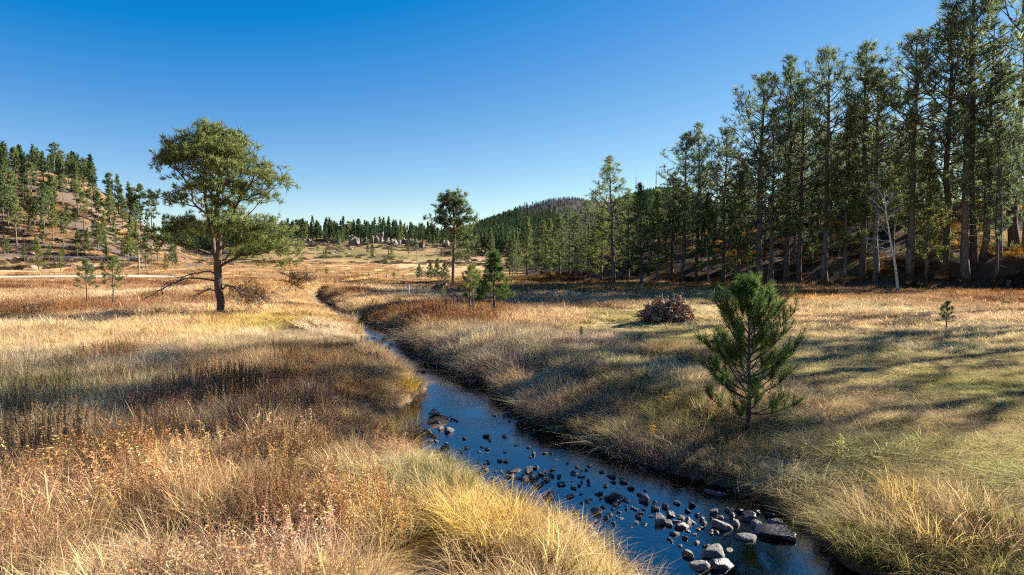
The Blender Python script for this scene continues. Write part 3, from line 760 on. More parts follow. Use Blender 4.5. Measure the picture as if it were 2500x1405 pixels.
# ---- the great spreading pine by the left meadow
def place_px(base_px, base_py):
    p = hit(base_px, base_py); return p, p[1] / F / CP
base, mpp = place_px(540, 768)
HERO = base
cr = lambda x, y, dy=0.0: ((x - 1457) / 2.7025 * mpp, dy, (1318 - y) / 2.7025 * mpp)
trunks = [
 ([cr(1457,1345), cr(1452,1250), cr(1448,1150), cr(1443,1050), cr(1440,980)], None),
 ([cr(1440,980), cr(1415,900,.1), cr(1395,800,.3), cr(1365,680,.4), cr(1345,520,.5), cr(1360,380,.4), cr(1385,250,.3)], 1),
 ([cr(1440,980), cr(1470,880,-.2), cr(1462,740,-.3), cr(1455,600,-.2), cr(1475,440,-.1), cr(1500,300,0)], 1),
 ([cr(1470,900,-.2), cr(1530,840,-.6), cr(1570,760,-.8), cr(1600,640,-.9), cr(1660,520,-.8), cr(1740,440,-.7)], 1),
 ([cr(1450,1000), cr(1510,965,.4), cr(1620,955,1.0), cr(1740,1000,1.4), cr(1810,1060,1.5)], 1),
 ([cr(1530,880,-.5), cr(1640,850,-1.2), cr(1760,810,-1.6), cr(1880,770,-1.7)], 1),
 ([cr(1415,920,0), cr(1330,880,-.7), cr(1240,850,-1.3), cr(1150,820,-1.6)], 1),
 ([cr(1345,640,.4), cr(1250,600,.9), cr(1150,580,1.0), cr(1060,560,1.0)], 1),
 ([cr(1395,800,.3), cr(1300,760,1.6), cr(1240,740,2.4)], 1),
 ([cr(1462,780,-.3), cr(1500,720,-1.6), cr(1530,690,-2.5)], 1),
 ([cr(1350,480,.5), cr(1270,400,-.8), cr(1180,330,-1.2)], 1),
]
q = mpp / 2.7025
def lobe(x, y, rx, ry, dy=0.0, rd=None): 
    c = cr(x, y, dy); return (*c, rx * q, (rd or rx) * q, ry * q)
lobes = [lobe(1390,150,140,80), lobe(1510,190,130,90,.4), lobe(1270,230,120,90,-.5), lobe(1420,210,180,110), lobe(1330,300,190,140,.8), lobe(1520,300,190,140,-.6), lobe(1200,330,130,110,0,150), lobe(1640,380,150,120,.3), lobe(1420,380,230,170,-1.6,120), lobe(1420,380,230,170,1.8,120),
         lobe(1140,310,110,80,.3), lobe(1770,430,110,90,-.3), lobe(1860,490,75,80,-.5), lobe(1300,500,160,100,1.2), lobe(1560,520,160,110,-1.0), lobe(1700,570,110,70,0), lobe(1150,570,110,55,.9), lobe(1050,550,70,45,1.0),
         lobe(1250,790,170,80,-1.2), lobe(1130,820,90,55,-1.5), lobe(1500,720,170,80,-2.2,120), lobe(1650,760,180,90,-1.2), lobe(1820,770,150,80,-1.6), lobe(1930,750,85,65,-1.7), lobe(1740,880,160,90,.5), lobe(1850,900,110,110,1.2), lobe(1600,930,130,70,1.6), lobe(1270,740,120,70,2.4), lobe(1460,640,130,50,1.5)]
hb, hl_ = grown_pine(101, trunks, lobes, 3100, .33, 14, .038, twig=.0105, balance=.4, pad=8, padr=.40)
hero = thing('pine_tree', 'large spreading pine with rounded crown and low bare limbs in the left meadow', 'tree', base)
hero_trunk = link('trunk', hb.mesh('great_pine_trunk', M['bark'], True), hero)
link('crown', hl_.mesh('great_pine_crown', M['needle_sun']), hero)
def twig_fan(mb, rng, path, r, n, tl):
    for _ in range(2):                               # round the kinks, then let it wander
        a, b = path[:-1] * .75 + path[1:] * .25, path[:-1] * .25 + path[1:] * .75
        path = np.concatenate([path[:1], np.stack([a, b], 1).reshape(-1, 3), path[-1:]])
    path = path + np.cumsum(rng.normal(size=path.shape), 0) * r * .22
    mb.add(*tube(path, np.linspace(r, r * .3, len(path)), 5))
    for _ in range(n):
        j = rng.uniform(.35, 1) * (len(path) - 1); j0 = min(int(j), len(path) - 2)
        o = path[j0] + (path[j0+1] - path[j0]) * (j - j0); d = nrm(path[j0+1] - path[j0])
        L = tl * rng.uniform(.4, 1)
        p = bend(rng, o, d + nrm(rng.normal(size=3)) * .9, L, 5, 0, .22)
        mb.add(*tube(p, np.linspace(r * .32, r * .08, 5), 3))
        for _k in range(3):
            pp = bend(rng, p[rng.integers(1, 4)], nrm(p[4] - p[0]) + nrm(rng.normal(size=3)) * .9, L * .45, 3, 0, .2)
            mb.add(*tube(pp, np.linspace(r * .16, r * .05, 3), 3))
rng = np.random.default_rng(7)
for pth, nt in (([cr(1440,1100), cr(1380,1080,-.3), cr(1290,1060,-.5), cr(1200,1090,-.7), cr(1110,1150,-.8), cr(1015,1200,-.9)], 12),
            ([cr(1440,1060), cr(1370,1030,.3), cr(1280,1050,.6), cr(1200,1060,.8), cr(1120,1120,.9)], 11),
            ([cr(1450,1180), cr(1400,1170,.4), cr(1340,1160,.6), cr(1300,1180,.8)], 9)):
    mb = MB(); twig_fan(mb, rng, np.array(pth), .07, nt + 8, 1.1)
    link('dead_branch', mb.mesh('dead_branch', M['bark_grey'], True), hero_trunk)['label'] = 'bare drooping lower limb'
for pth, nt in (([cr(1470,1150), cr(1540,1120,-.5), cr(1600,1150,-.9), cr(1680,1190,-1.0), cr(1740,1200,-1.1)], 26), ([cr(1480,1120), cr(1560,1150,.5), cr(1640,1180,.8), cr(1700,1200,.9)], 22), ([cr(1800,1050,1.4), cr(1860,1080,1.4), cr(1920,1090,1.4), cr(1975,1095,1.4)], 18)):
    mb = MB(); P = np.array(pth); twig_fan(mb, rng, P, .06, nt + 10, 1.2)
    pts = P[0] + (P[-1] - P[0]) * rng.uniform(.25, 1, (150, 1)) + rng.normal(size=(150, 3)) * .34
    mb.add(*tufts(rng, pts, rng.normal(size=(150, 3)), np.full(150, .26), 9, .022), 1)
    link('dead_branch', mb.mesh('rusty_branch', [M['bark_grey'], M['needle_dry']]), hero_trunk)['label'] = 'twiggy limb with rusty dead needles'

# ---- lone pine with a bare trunk in the middle distance
base, mpp = place_px(1105, 706)
cr = lambda x, y, dy=0.0: ((x - 572) / 3.903 * mpp, dy, (1020 - y) / 3.903 * mpp)
q = mpp / 3.903
trunks = [([cr(572,1040), cr(574,900), cr(578,780), cr(590,620), cr(594,500), cr(590,420), cr(584,320), cr(582,220), cr(580,130)], None),
          ([cr(590,460), cr(520,420,.3), cr(450,390,.5), cr(385,370,.5)], 1), ([cr(590,440), cr(660,410,-.4), cr(740,375,-.5)], 1), ([cr(595,560), cr(650,510,.4), cr(720,490,.6)], 1),
          ([cr(592,640), cr(650,600,-.5), cr(730,600,-.7)], 1), ([cr(585,740), cr(650,720,.2), cr(720,760,.3)], 1)]
lobes = [lobe(580,170,110,70), lobe(510,200,60,70,.4), lobe(655,190,60,65,-.4), lobe(580,260,130,70,0), lobe(440,310,65,45,.4), lobe(405,365,45,35,.5), lobe(520,370,80,50,-.8), lobe(700,320,65,50,-.4), lobe(735,370,45,35,-.5), lobe(640,390,90,40,.8), lobe(560,400,90,35,-.5)]
b_, l_ = grown_pine(102, trunks, lobes, 620, .42, 15, .05, twig=.014, padr=.45)
low = [lobe(690,490,85,50,.5), lobe(640,520,70,40,.2), lobe(720,600,70,50,-.6), lobe(690,690,80,50,0)]
b2, l2 = grown_pine(103, [(t[0], None) for t in trunks[3:]], low, 170, .40, 13, .045, twig=.012)
lone = thing('pine_tree', 'lone tall pine with bare reddish trunk and high tufted crown beside the root ball', 'tree', base)
link('trunk', b_.mesh('lone_pine_trunk', M['bark_orange'], True), lone)
link('crown', l_.mesh('lone_pine_crown', M['needle']), lone)
lb = MB(); lb.V += b2.V; lb.F += b2.F; lb.M += b2.M; lb.n = b2.n
for Vv, Ff in zip([np.concatenate(l2.V)], [np.concatenate(l2.F)]): lb.add(Vv, Ff, 1)
link('lower_branch', lb.mesh('lone_pine_lower_branches', [M['bark_orange'], M['needle_sun']]), lone)['label'] = 'yellowing lower boughs on the right side'
LONE = base

# ---- young pine in the shaded foreground: bottle-brush shoots
def brush_pine(seed, H, rad):
    rng = np.random.default_rng(seed); bark, leaf = MB(), MB()
    zz = np.linspace(0, H, 10); path = np.stack([.02 * np.sin(zz * 2), .02 * np.cos(zz * 1.7), zz], -1)
    p0 = path.copy(); p0[0, 2] = -.4
    bark.add(*tube(p0, .052 * (1 - zz / H) ** .8 + .010, 8))
    P, D, S = [], [], []
    def brush(p, length, dens=1.0):
        seg = np.linalg.norm(np.diff(p, axis=0), axis=1); s = np.concatenate([[0], np.cumsum(seg)])
        k = max(3, int(length / .042 * dens))
        for f in np.linspace(max(0, s[-1] - length), s[-1], k):
            pt = np.array([np.interp(f, s, p[:, c]) for c in range(3)]); j = min(np.searchsorted(s, f), len(p) - 1); j = max(j, 1)
            P.append(pt); D.append(nrm(p[j] - p[j-1])); S.append(rng.uniform(.12, .19))
    brush(path[5:], H * .28)
    az = 0.3
    for w, z in enumerate(np.linspace(.10 * H, .95 * H, 18)):
        t = z / H
        for b in range(5 if t > .2 else 3):
            az += 6.283 / 5 + rng.uniform(-.3, .3)
            prof = .85 if t < .2 else (1.0 if t < .5 else (1 - ((t - .5) / .5) ** 1.5) * .86 + .14)
            L = rad * prof * rng.uniform(.5, 1.15)
            el = R(-6 + 66 * t + rng.normal() * 7)
            bp = bend(rng, (path[0,0], path[0,1], z), (math.cos(az) * math.cos(el), math.sin(az) * math.cos(el), math.sin(el)), L, 7, .8, .07)
            bark.add(*tube(bp, np.linspace(.008 + .012 * L, .005, 7), 5, cap=False))
            brush(bp, min(L * .55, .5))
            for s in range(int(3 + 6 * L / rad * rng.uniform(.7, 1.1))):
                f = rng.uniform(.45, .97) * 6; j = min(int(f), 5); o = bp[j] + (bp[j+1] - bp[j]) * (f - j)
                sd = nrm(nrm(bp[j+1] - bp[j]) + nrm(rng.normal(size=3) * np.array([1, 1, .5])) * .8 + np.array([0, 0, .35]))
                sp = bend(rng, o, sd, rng.uniform(.18, .45) * (.5 + .5 * L / rad), 4, .7, .08)
                bark.add(*tube(sp, np.array([.006, .005, .005, .004]), 4, cap=False))
                brush(sp, .34)
    P, D, S = np.array(P), np.array(D), np.array(S)
    leaf.add(*tufts(rng, P, D, S, 9, .009, .35, 1.0, .1))
    return bark, leaf
base = hit(1826, 1062); ht = (z_at(684, base[1]) - base[2]) * .93
bb, bl = brush_pine(55, ht, 1.36)
fg = thing('pine_tree', 'dark green young pine standing in shade on the near creek bank', 'tree', base)
link('trunk', bb.mesh('young_pine_trunk', M['bark'], True), fg); link('crown', bl.mesh('young_pine_crown', M['needle_young']), fg)
FGPINE = base

# ---- smaller pines one can name
def put(px, py, top, proto, nominal, label, group=None, name='pine_tree', rz=None, wide=1.0, dist=None):
    b = hit(px, py) if dist is None else at_dist(px, dist)
    h = (z_at(top, b[1]) - b[2]) / nominal
    b = b - np.array([0, 0, .05])
    return plant(name, proto, label, b, rnd.uniform(0, 6.28) if rz is None else rz, (h * wide, h * wide, h), group)
put(213, 752, 637, YP[1], 4, 'bright yellow-green sapling pine, left one of two beside the russet weeds', wide=1.15)
put(277, 752, 630, YP[1], 4, 'dark thin sapling pine, right one of two beside the russet weeds', wide=1.15, rz=2.0)
put(1206, 778, 622, YP[0], 4, 'bushy dark young pine in the meadow right of the creek bend', wide=1.35)
put(1147, 772, 655, YP[1], 4, 'thin sapling pine left of the bushy young pine, further from it', wide=1.0, rz=1.0)
put(1156, 771, 650, YP[1], 4, 'thin sapling pine left of the bushy young pine, nearer to it', wide=1.0, rz=4.0)
put(1024, 684, 645, YP[2], 4, 'small pine, leftmost of the row left of the lone tall pine', wide=1.2)
put(1052, 686, 640, YP[2], 4, 'small pine, second of the row left of the lone tall pine', wide=1.15)
put(1068, 686, 633, YP[2], 4, 'small pine, third of the row left of the lone tall pine', wide=1.0)
put(1087, 690, 640, YP[2], 4, 'small pine, nearest of the row left of the lone tall pine', wide=1.2)
put(1082, 740, 700, YP[1], 4, 'tiny thin pine seedling standing in front of the root ball', wide=.9)
put(797, 683, 655, YP[1], 4, 'tiny pine on the far meadow near the pale track', wide=1.0)
put(962, 680, 665, YP[0], 4, 'tiny bushy pine alone on the far tan meadow', wide=1.1)
put(818, 703, 682, YP[1], 4, 'tiny bare seedling beside the pale track at the creek bend', wide=.8)
put(2310, 818, 738, YP[1], 4, 'small sparse pine seedling alone in the shaded right meadow', wide=1.2)
put(1420, 838, 796, YP[2], 4, 'tiny pine seedling in the green patch left of the root pile', wide=.8)
put(1752, 735, 713, YP[0], 4, 'tiny bright green pine seedling behind the young foreground pine', wide=1.3)

# ---- right forest, front row: photo column, foot, top, mesh
GF = 'pines along the edge of the right forest'
front = [
 (1287,672,530,BP[1],'small pine at the far left end of the right forest'), (1322,676,540,BP[0],'second pine from the far left end of the right forest'), (1345,676,535,BP[1],None), (1366,677,520,BP[0],None), (1392,680,508,FP[2],None), (1412,682,525,BP[0],None), (1436,684,492,FP[4],None), (1468,688,500,BP[0],None),
 (1497,694,384,FP[3],'tall narrow pine standing forward of the forest left of the radio masts'), (1532,690,465,FP[2],None), (1566,698,448,BP[0],'bushy pale green pine at the forest edge below the radio masts'), (1606,692,470,BP[1],None), (1640,690,425,FP[0],None), (1668,688,330,FP[1],None),
 (1700,692,310,FP[2],None), (1728,697,470,BP[1],'slim pale green pine at the forest edge, left of the broad dark pine'), (1765,690,318,FP[4],None), (1800,690,420,BP[0],None), (1850,697,192,FP[4],'broad dark pine with thick trunk, directly behind the young foreground pine'), (1882,695,270,FP[3],None), (1918,692,150,FP[2],'tall pine standing right of the broad dark pine at the forest edge'),
 (1950,690,200,FP[0],None), (2013,690,129,FP[4],None), (2060,688,250,BP[1],None), (2103,685,110,FP[0],None), (2136,684,170,FP[1],None), (2221,677,94,FP[4],'wide crowned pine just right of the white birch'), (2262,676,330,BP[0],None),
 (2300,668,26,FP[2],None), (2358,683,-30,SPA[0],'tall thin pine reaching the top of the picture'), (2374,657,-40,FP[5],None), (2398,628,60,SPA[0],None), (2440,640,160,FP[3],None), (2480,608,-110,SPA[1],'tall half-bare pine at the right edge of the picture')]
nf = 0
for a in sorted(front, key=lambda r: r[0]):
    nf += 1
    lab = a[4] or ORD[nf - 1] + ' pine from the left along the front of the right forest'
    put(a[0], a[1], a[2], a[3], 20, lab, GF, wide=rnd.uniform(1.1, 1.4) * (1.35 if a[0] < 1500 else 1.0))

SKY_X = [1270, 1330, 1400, 1440, 1480, 1530, 1600, 1640, 1680, 1760, 1850, 1935, 2010, 2095, 2150, 2220, 2290, 2340, 2500, 2900]
SKY_Y = [540, 545, 510, 500, 480, 475, 475, 440, 330, 335, 215, 165, 145, 130, 165, 115, 60, 20, -80, -200]
rng = np.random.default_rng(77)
spots = [(float(hit(a[0], a[1])[0]), float(hit(a[0], a[1])[1])) for a in front]
GI = 'pines inside the right forest'
n_in = 0; tries = 0
while n_in < 66 and tries < 8000:
    tries += 1
    Y = rng.uniform(62, 190); X = rng.uniform(-6, 105)
    if X / Y > 0.80: continue
    fe_ = float(forest_e(X, Y)[0])
    if fe_ < 2 or fe_ > 48: continue
    if min((X - a) ** 2 + (Y - b) ** 2 for a, b in spots) < 5.5: continue
    px = 1250 + X / Y * F * 0.9995
    top = np.interp(px, SKY_X, SKY_Y) + rng.uniform(15, 90) + (rng.uniform(40, 160) if px > 2230 else 0)
    zg = float(height(np.array([X]), np.array([Y]))[0])
    h = min(z_at(top, Y) - zg, rng.uniform(11, 18))
    if h < 7: continue
    if n_in % 4 == 3 and fe_ < 26: h = min(h, rng.uniform(6, 11))
    spots.append((X, Y)); n_in += 1
    pr = FP[rng.integers(6)] if h > 11 else BP[rng.integers(2)]
    side = 'left' if px < 1640 else ('middle' if px < 2080 else 'right')
    depth = 'just behind the front row' if fe_ < 16 else 'deep in the shade'
    if fe_ < 16: ranked(plant('pine_tree', pr, f'pine inside the right forest, {side} third, {depth}', (X, Y, zg - .1), rng.uniform(0, 6.28), (h / 20 * rng.uniform(.95, 1.15),) * 2 + (h / 20,), f'{GI}, {side} third, {depth}'), px, f'# pine from the left just behind the front row of the right forest, {side} third'); continue
    plant('pine_tree', pr, f'pine inside the right forest, {side} third, {depth}', (X, Y, zg - .1), rng.uniform(0, 6.28), (h / 20 * rng.uniform(.95, 1.15),) * 2 + (h / 20,), f'{GI}, {side} third, {depth}')
# the wood goes on past the right edge of the frame; its trees shade the meadow and the creek
for X, Y, h in ((43.5,49.5,36),(34,37,28),(37.5,40,30),(36,34,26),(34.5,28.4,18)):
    zg = float(height(np.array([X]), np.array([Y]))[0])
    plant('pine_tree', FP[(4, 2, 0)[int(X * 2) % 3]], 'pine of the right forest beyond the right edge of the picture', (X, Y, zg - .1), rng.uniform(0, 6.28), (h / 20 * .85, h / 20 * .85, h / 20), 'pines beyond the right edge of the picture')

# ---- left hill
rng = np.random.default_rng(88)
skyline = [(12,400,365),(45,410,362),(95,432,368),(112,440,372),(150,440,378),(180,445,384),(210,448,390),(232,465,400),(270,490,424),(292,510,430),(318,525,448),(345,540,452),(372,560,470)]
for n, (px, g, t) in enumerate(skyline):
    Y = 322 - 0.02 * px
    b = at_dist(px, Y * .985 / math.hypot(1, _u(px)) * 1.0)
    h = z_at(t, b[1]) - b[2]
    if h < 3: h = 9
    plant('pine_tree', HP[rng.integers(4)], f'{ORD[n]} pine from the left on the skyline of the left hill', b, rng.uniform(0, 6.28), (h / 12 * 1.1, h / 12 * 1.1, h / 12), 'pines on the skyline of the left hill')
slope = [(20,560,455,3),(40,600,470,1),(100,560,480,3),(108,575,470,1),(130,585,500,0),(85,560,500,0),(190,525,450,3),(155,600,520,0),(165,560,500,2),(205,560,470,1),(95,660,586,4),(148,662,610,4),(60,640,600,2),(215,630,560,2),(240,620,548,0),(185,560,510,0),(320,640,530,4),(335,630,545,2),(357,660,580,0),(405,662,620,4),(430,655,620,2),(260,640,600,4),(300,640,590,2),(20,620,580,4),(8,540,430,2),(30,520,420,1),(58,500,410,0),(76,500,400,3),(130,520,430,1),(240,550,470,0),(270,560,480,1),(225,520,450,3),(300,560,480,0),(330,590,500,1),(280,600,540,4),(360,610,550,1),(385,640,575,0),(155,640,600,4),(120,640,600,0),(190,610,560,2),(110,520,450,0),(250,600,545,4)]
for n, (px, py, t, pr) in enumerate(slope):
    b = hit(px, py)
    if b is None or b[1] > 420: b = at_dist(px, 250)
    h = max(4.0, min(15.0, z_at(t, b[1]) - b[2]))
    where = 'at the foot' if py > 635 else ('halfway up' if py > 565 else 'high')
    left = 'left' if px < 170 else 'right'
    ranked(plant('pine_tree', HP[pr], 'pine', b, rng.uniform(0, 6.28), (h / 12 * 1.15, h / 12 * 1.15, h / 12), f'left hill pines, {where}'), px, f'# pine from the left {where} on the brown slope of the left hill')

hs = []
while len(hs) < 58:
    px = rng.uniform(-60, 430); dd = rng.uniform(250, 335); b = at_dist(px, dd / math.hypot(1, _u(px)))
    if b[2] < np.interp(px, [0, 300, 430], [1, -.5, -1.6]) or any((b[0] - a[0]) ** 2 + (b[1] - a[1]) ** 2 < 20 for a in hs): continue
    hs.append(b); h = rng.uniform(7, 13.5) if b[2] > 10 else rng.uniform(4.5, 10)
    where = 'at the foot' if b[2] < 5 else ('halfway up' if b[2] < 20 else 'high'); left = 'left' if px < 170 else 'right'
    ranked(plant('pine_tree', HP[rng.integers(5)], 'pine', b, rng.uniform(0, 6.28), (h / 12 * 1.15, h / 12 * 1.15, h / 12), f'left hill pines, {where}'), px, f'# pine from the left {where} on the brown slope of the left hill')

# ---- middle ridge
nr = 0
for px in np.linspace(715, 1265, 46):
    px = px + rng.uniform(-5, 5); Y = rng.uniform(295, 420)
    b = at_dist(px, Y)
    h = rng.uniform(6.5, 11.5) if Y > 330 else rng.uniform(4.5, 8)
    where = 'low on' if Y < 335 else 'below the crest of'
    side = 'left' if px < 900 else ('middle' if px < 1080 else 'right')
    ranked(plant('pine_tree', HP[rng.integers(5)], 'pine', b, rng.uniform(0, 6.28), (h / 12 * 1.1,) * 2 + (h / 12,), f'pines {where} the middle ridge'), px, f'# small pine from the left {where} the middle ridge')
# ------------------------------------------------------------------ scattering growth with geometry nodes
def scatter(name, label, protos, P, rot, scl, idx, tint, objname=None):
    pc = bpy.data.collections.new(name + '_kinds')
    for n, me in enumerate(protos):
        pc.objects.link(bpy.data.objects.new(f'{name}_kind_{n:02d}', me))
    me = bpy.data.meshes.new(name)
    n = len(P)
    me.vertices.add(n); me.vertices.foreach_set('co', np.asarray(P, np.float32).ravel())
    a = me.attributes.new('rot', 'FLOAT_VECTOR', 'POINT'); a.data.foreach_set('vector', np.asarray(rot, np.float32).ravel())
    a = me.attributes.new('scl', 'FLOAT_VECTOR', 'POINT'); a.data.foreach_set('vector', np.asarray(scl, np.float32).ravel())
    a = me.attributes.new('pick', 'INT', 'POINT'); a.data.foreach_set('value', np.asarray(idx, np.int32))
    a = me.attributes.new('tint', 'FLOAT_COLOR', 'POINT'); a.data.foreach_set('color', np.concatenate([tint, np.ones((n, 1))], 1).astype(np.float32).ravel())
    o = link(name, me)
    ng = bpy.data.node_groups.new(name, 'GeometryNodeTree')
    ng.interface.new_socket('Geometry', in_out='INPUT', socket_type='NodeSocketGeometry')
    ng.interface.new_socket('Geometry', in_out='OUTPUT', socket_type='NodeSocketGeometry')
    N = ng.nodes; L = ng.links
    gi = N.new('NodeGroupInput'); go = N.new('NodeGroupOutput')
    ci = N.new('GeometryNodeCollectionInfo'); ci.inputs['Collection'].default_value = pc
    ci.inputs['Separate Children'].default_value = True; ci.inputs['Reset Children'].default_value = True
    ip = N.new('GeometryNodeInstanceOnPoints'); ip.inputs['Pick Instance'].default_value = True
    def na(nm, t):
        q = N.new('GeometryNodeInputNamedAttribute'); q.data_type = t; q.inputs['Name'].default_value = nm; return q.outputs['Attribute']
    er = N.new('FunctionNodeEulerToRotation')
    L.new(na('rot', 'FLOAT_VECTOR'), er.inputs[0]); L.new(er.outputs[0], ip.inputs['Rotation'])
    L.new(na('scl', 'FLOAT_VECTOR'), ip.inputs['Scale']); L.new(na('pick', 'INT'), ip.inputs['Instance Index'])
    L.new(gi.outputs[0], ip.inputs['Points']); L.new(ci.outputs[0], ip.inputs['Instance']); L.new(ip.outputs[0], go.inputs[0])
    md = o.modifiers.new('scatter', 'NODES'); md.node_group = ng
    return tag(o, label, kind='stuff')

def blades(rng, n, radius, h0, h1, lean, curl, width, segs=3, wind=None, dirn=None):
    """n tapering blades rising from a disc, each arching over"""
    a = rng.uniform(0, 6.283, n); r = radius * np.sqrt(rng.random(n))
    b = np.stack([r * np.cos(a), r * np.sin(a), np.full(n, -.03)], -1)
    az = a + rng.normal(size=n) * 1.1 if wind is None else rng.normal(size=n) * .9 + wind
    out = np.stack([np.cos(az), np.sin(az), np.zeros(n)], -1)
    Lh = rng.uniform(h0, h1, n)[:, None]; le = (lean * rng.uniform(.3, 1.3, n))[:, None]; cu = (curl * rng.uniform(.1, 1.4, n))[:, None]
    side = np.stack([-np.sin(az + rng.normal(size=n) * .8), np.cos(az + rng.normal(size=n) * .8), np.zeros(n)], -1)
    w = (width * rng.uniform(.6, 1.3, n))[:, None]
    V, Fc = [], []
    k = segs + 1
    for s in range(k):
        t = s / segs
        p = b + out * Lh * (le * t + cu * t ** 2.4) + np.array([0, 0, 1.0]) * Lh * (t - .45 * cu * t ** 2.6)
        ww = w * (1 - .75 * t)
        V += [p - side * ww / 2, p + side * ww / 2] if s < segs else [p]
    V = np.stack(V, 1); m = V.shape[1]; V = V.reshape(-1, 3)
    T = []
    for s in range(segs - 1): T += [(2*s, 2*s+1, 2*s+3), (2*s, 2*s+3, 2*s+2)]
    s = segs - 1; T += [(2*s, 2*s+1, 2*s+2)]
    T = np.array(T)
    return V, (np.arange(n)[:, None, None] * m + T[None]).reshape(-1, 3)

def leaflets(rng, stems, n, l, w, z0=.25, spread=1.0, up=.4):
    V, Fc = [], []
    for (x, y, h, lx, ly) in stems:
        for j in range(n):
            t = rng.uniform(z0, 1); a = rng.uniform(0, 6.283)
            p = np.array([x + lx * t, y + ly * t, h * t])
            d = nrm(np.array([math.cos(a) * spread, math.sin(a) * spread, up + rng.normal() * .35])); s = nrm(np.cross(d, nrm(rng.normal(size=3))))
            L = l * rng.uniform(.6, 1.2); i0 = len(V)
            V += [p, p + d * L * .5 + s * w * .5, p + d * L, p + d * L * .5 - s * w * .5]; Fc += [(i0, i0+1, i0+2), (i0, i0+2, i0+3)]
    return np.array(V), np.array(Fc)

def stalks(rng, ns, radius, h0, h1, leaf_n, leaf_l, leaf_w, z0, up, sw=.009):
    mb = MB(); st = []
    for _ in range(ns):
        a = rng.uniform(0, 6.283); r = radius * math.sqrt(rng.random()); h = rng.uniform(h0, h1)
        x, y = r * math.cos(a), r * math.sin(a); lx, ly = rng.normal(size=2) * .10 * h
        st.append((x, y, h, lx, ly))
        mb.add(*tube(np.array([(x, y, -.03), (x + lx * .4, y + ly * .4, h * .5), (x + lx, y + ly, h)]), np.array([sw, sw * .8, sw * .4]) / 2, 3, cap=False))
    if leaf_n: mb.add(*leaflets(rng, st, leaf_n, leaf_l, leaf_w, z0, 1.0, up))
    return mb

rng = np.random.default_rng(303)
G = M['grass']
def gm(mb, name): return mb.vmesh(name, G)
def shift(vf, x, y, sx=1.0, sz=1.0):
    V = vf[0].copy(); V[:, :2] = V[:, :2] * sx + np.array([x, y]); V[:, 2] *= sz; return V, vf[1]
def straw_clump(n, rad, w, segs, wind=None): return blades(rng, n, rad, .45, 1.05, .22 if wind is None else .36, .55, w, segs, wind)
LEAFC = [(.9, .72, .66), (1.0, .96, .95), (.85, .66, .58), (1.05, 1.0, .75)]
def tile(mix, tr, nc, nb, crad, w, segs, ls=1.0):
    """a patch of growth: nc clumps, each straw, weed, turf or leafy stalks by the mix"""
    mb = MB(); wind = rng.uniform(0, 6.28)
    for c in range(nc):
        a = rng.uniform(0, 6.283); r = tr * math.sqrt((c + rng.random()) / nc); x, y = r * math.cos(a), r * math.sin(a)
        kd = rng.choice(4, p=np.array(mix) / sum(mix)); br = rng.uniform(.55, 1.3); hu = 1 + rng.normal(size=3) * .05
        if kd == 0: mb.add(*shift(straw_clump(nb, crad, w, segs, wind + rng.normal() * .5 if rng.random() < .5 else None), x, y, 1, rng.uniform(.5, 1.3)), vary=br * hu)
        elif kd == 2: mb.add(*shift(blades(rng, nb, crad * 1.3, .45, 1.1, .5, .6, w * 1.1, max(2, segs - 1)), x, y, 1, rng.uniform(.6, 1.1)), vary=br * hu)
        elif kd == 1:
            mb.add(*shift(straw_clump(nb // 2, crad, w, segs), x, y, 1, .6), vary=br * hu * .8)
            st = stalks(rng, 2 if segs > 3 else 3, crad, .8, 1.35, 40 if segs > 3 else 18, .04 * ls, .016 * ls, .35, .9, .010 * ls)
            mb.add(*shift((np.concatenate(st.V), np.concatenate(st.F)), x, y), vary=np.array((.60, .48, .42)) * br)
        else:
            mb.add(*shift(straw_clump(nb // 2, crad, w, segs), x, y, 1, .7), vary=br * hu)
            st = stalks(rng, 3, crad, .6, 1.15, 26, .06 * ls, .022 * ls, .3, .25, .008 * ls)
            mb.add(*shift((np.concatenate(st.V), np.concatenate(st.F)), x, y), vary=np.array(LEAFC[rng.integers(4)]) * br * .95)
    return gm(mb, 'growth_patch')
MIX = [(1, 0, 0, 0), (.65, .35, 0, 0), (.25, .75, 0, 0), (.15, 0, .85, 0), (.55, .05, 0, .40)]   # straw, straw+weeds, weeds, turf, leafy
protos = []
for mx_ in MIX:                                         # near tiles
    for _ in range(3): protos.append(tile(mx_, .62, 27, 32, .16, .0125, 4))
for mx_ in MIX:                                         # middle distance
    for _ in range(2): protos.append(tile(mx_, 1.5, 50, 26, .30, .030, 3, 2.0))
for mx_ in MIX:                                         # far
    for _ in range(2): protos.append(tile(mx_, 3.0, 80, 30, .5, .042, 2, 3.2))
edge = []                                               # single clumps for the crumbling creek edge
for _ in range(4): mb = MB(); mb.add(*straw_clump(34, .17, .0125, 4, rng.uniform(0, 6.28) if _ > 1 else None)); edge.append(gm(mb, 'edge_clump'))
for _ in range(2): mb = MB(); mb.add(*straw_clump(40, .3, .024, 3)); edge.append(gm(mb, 'edge_clump'))
I_EDGE = len(protos); protos = protos + edge

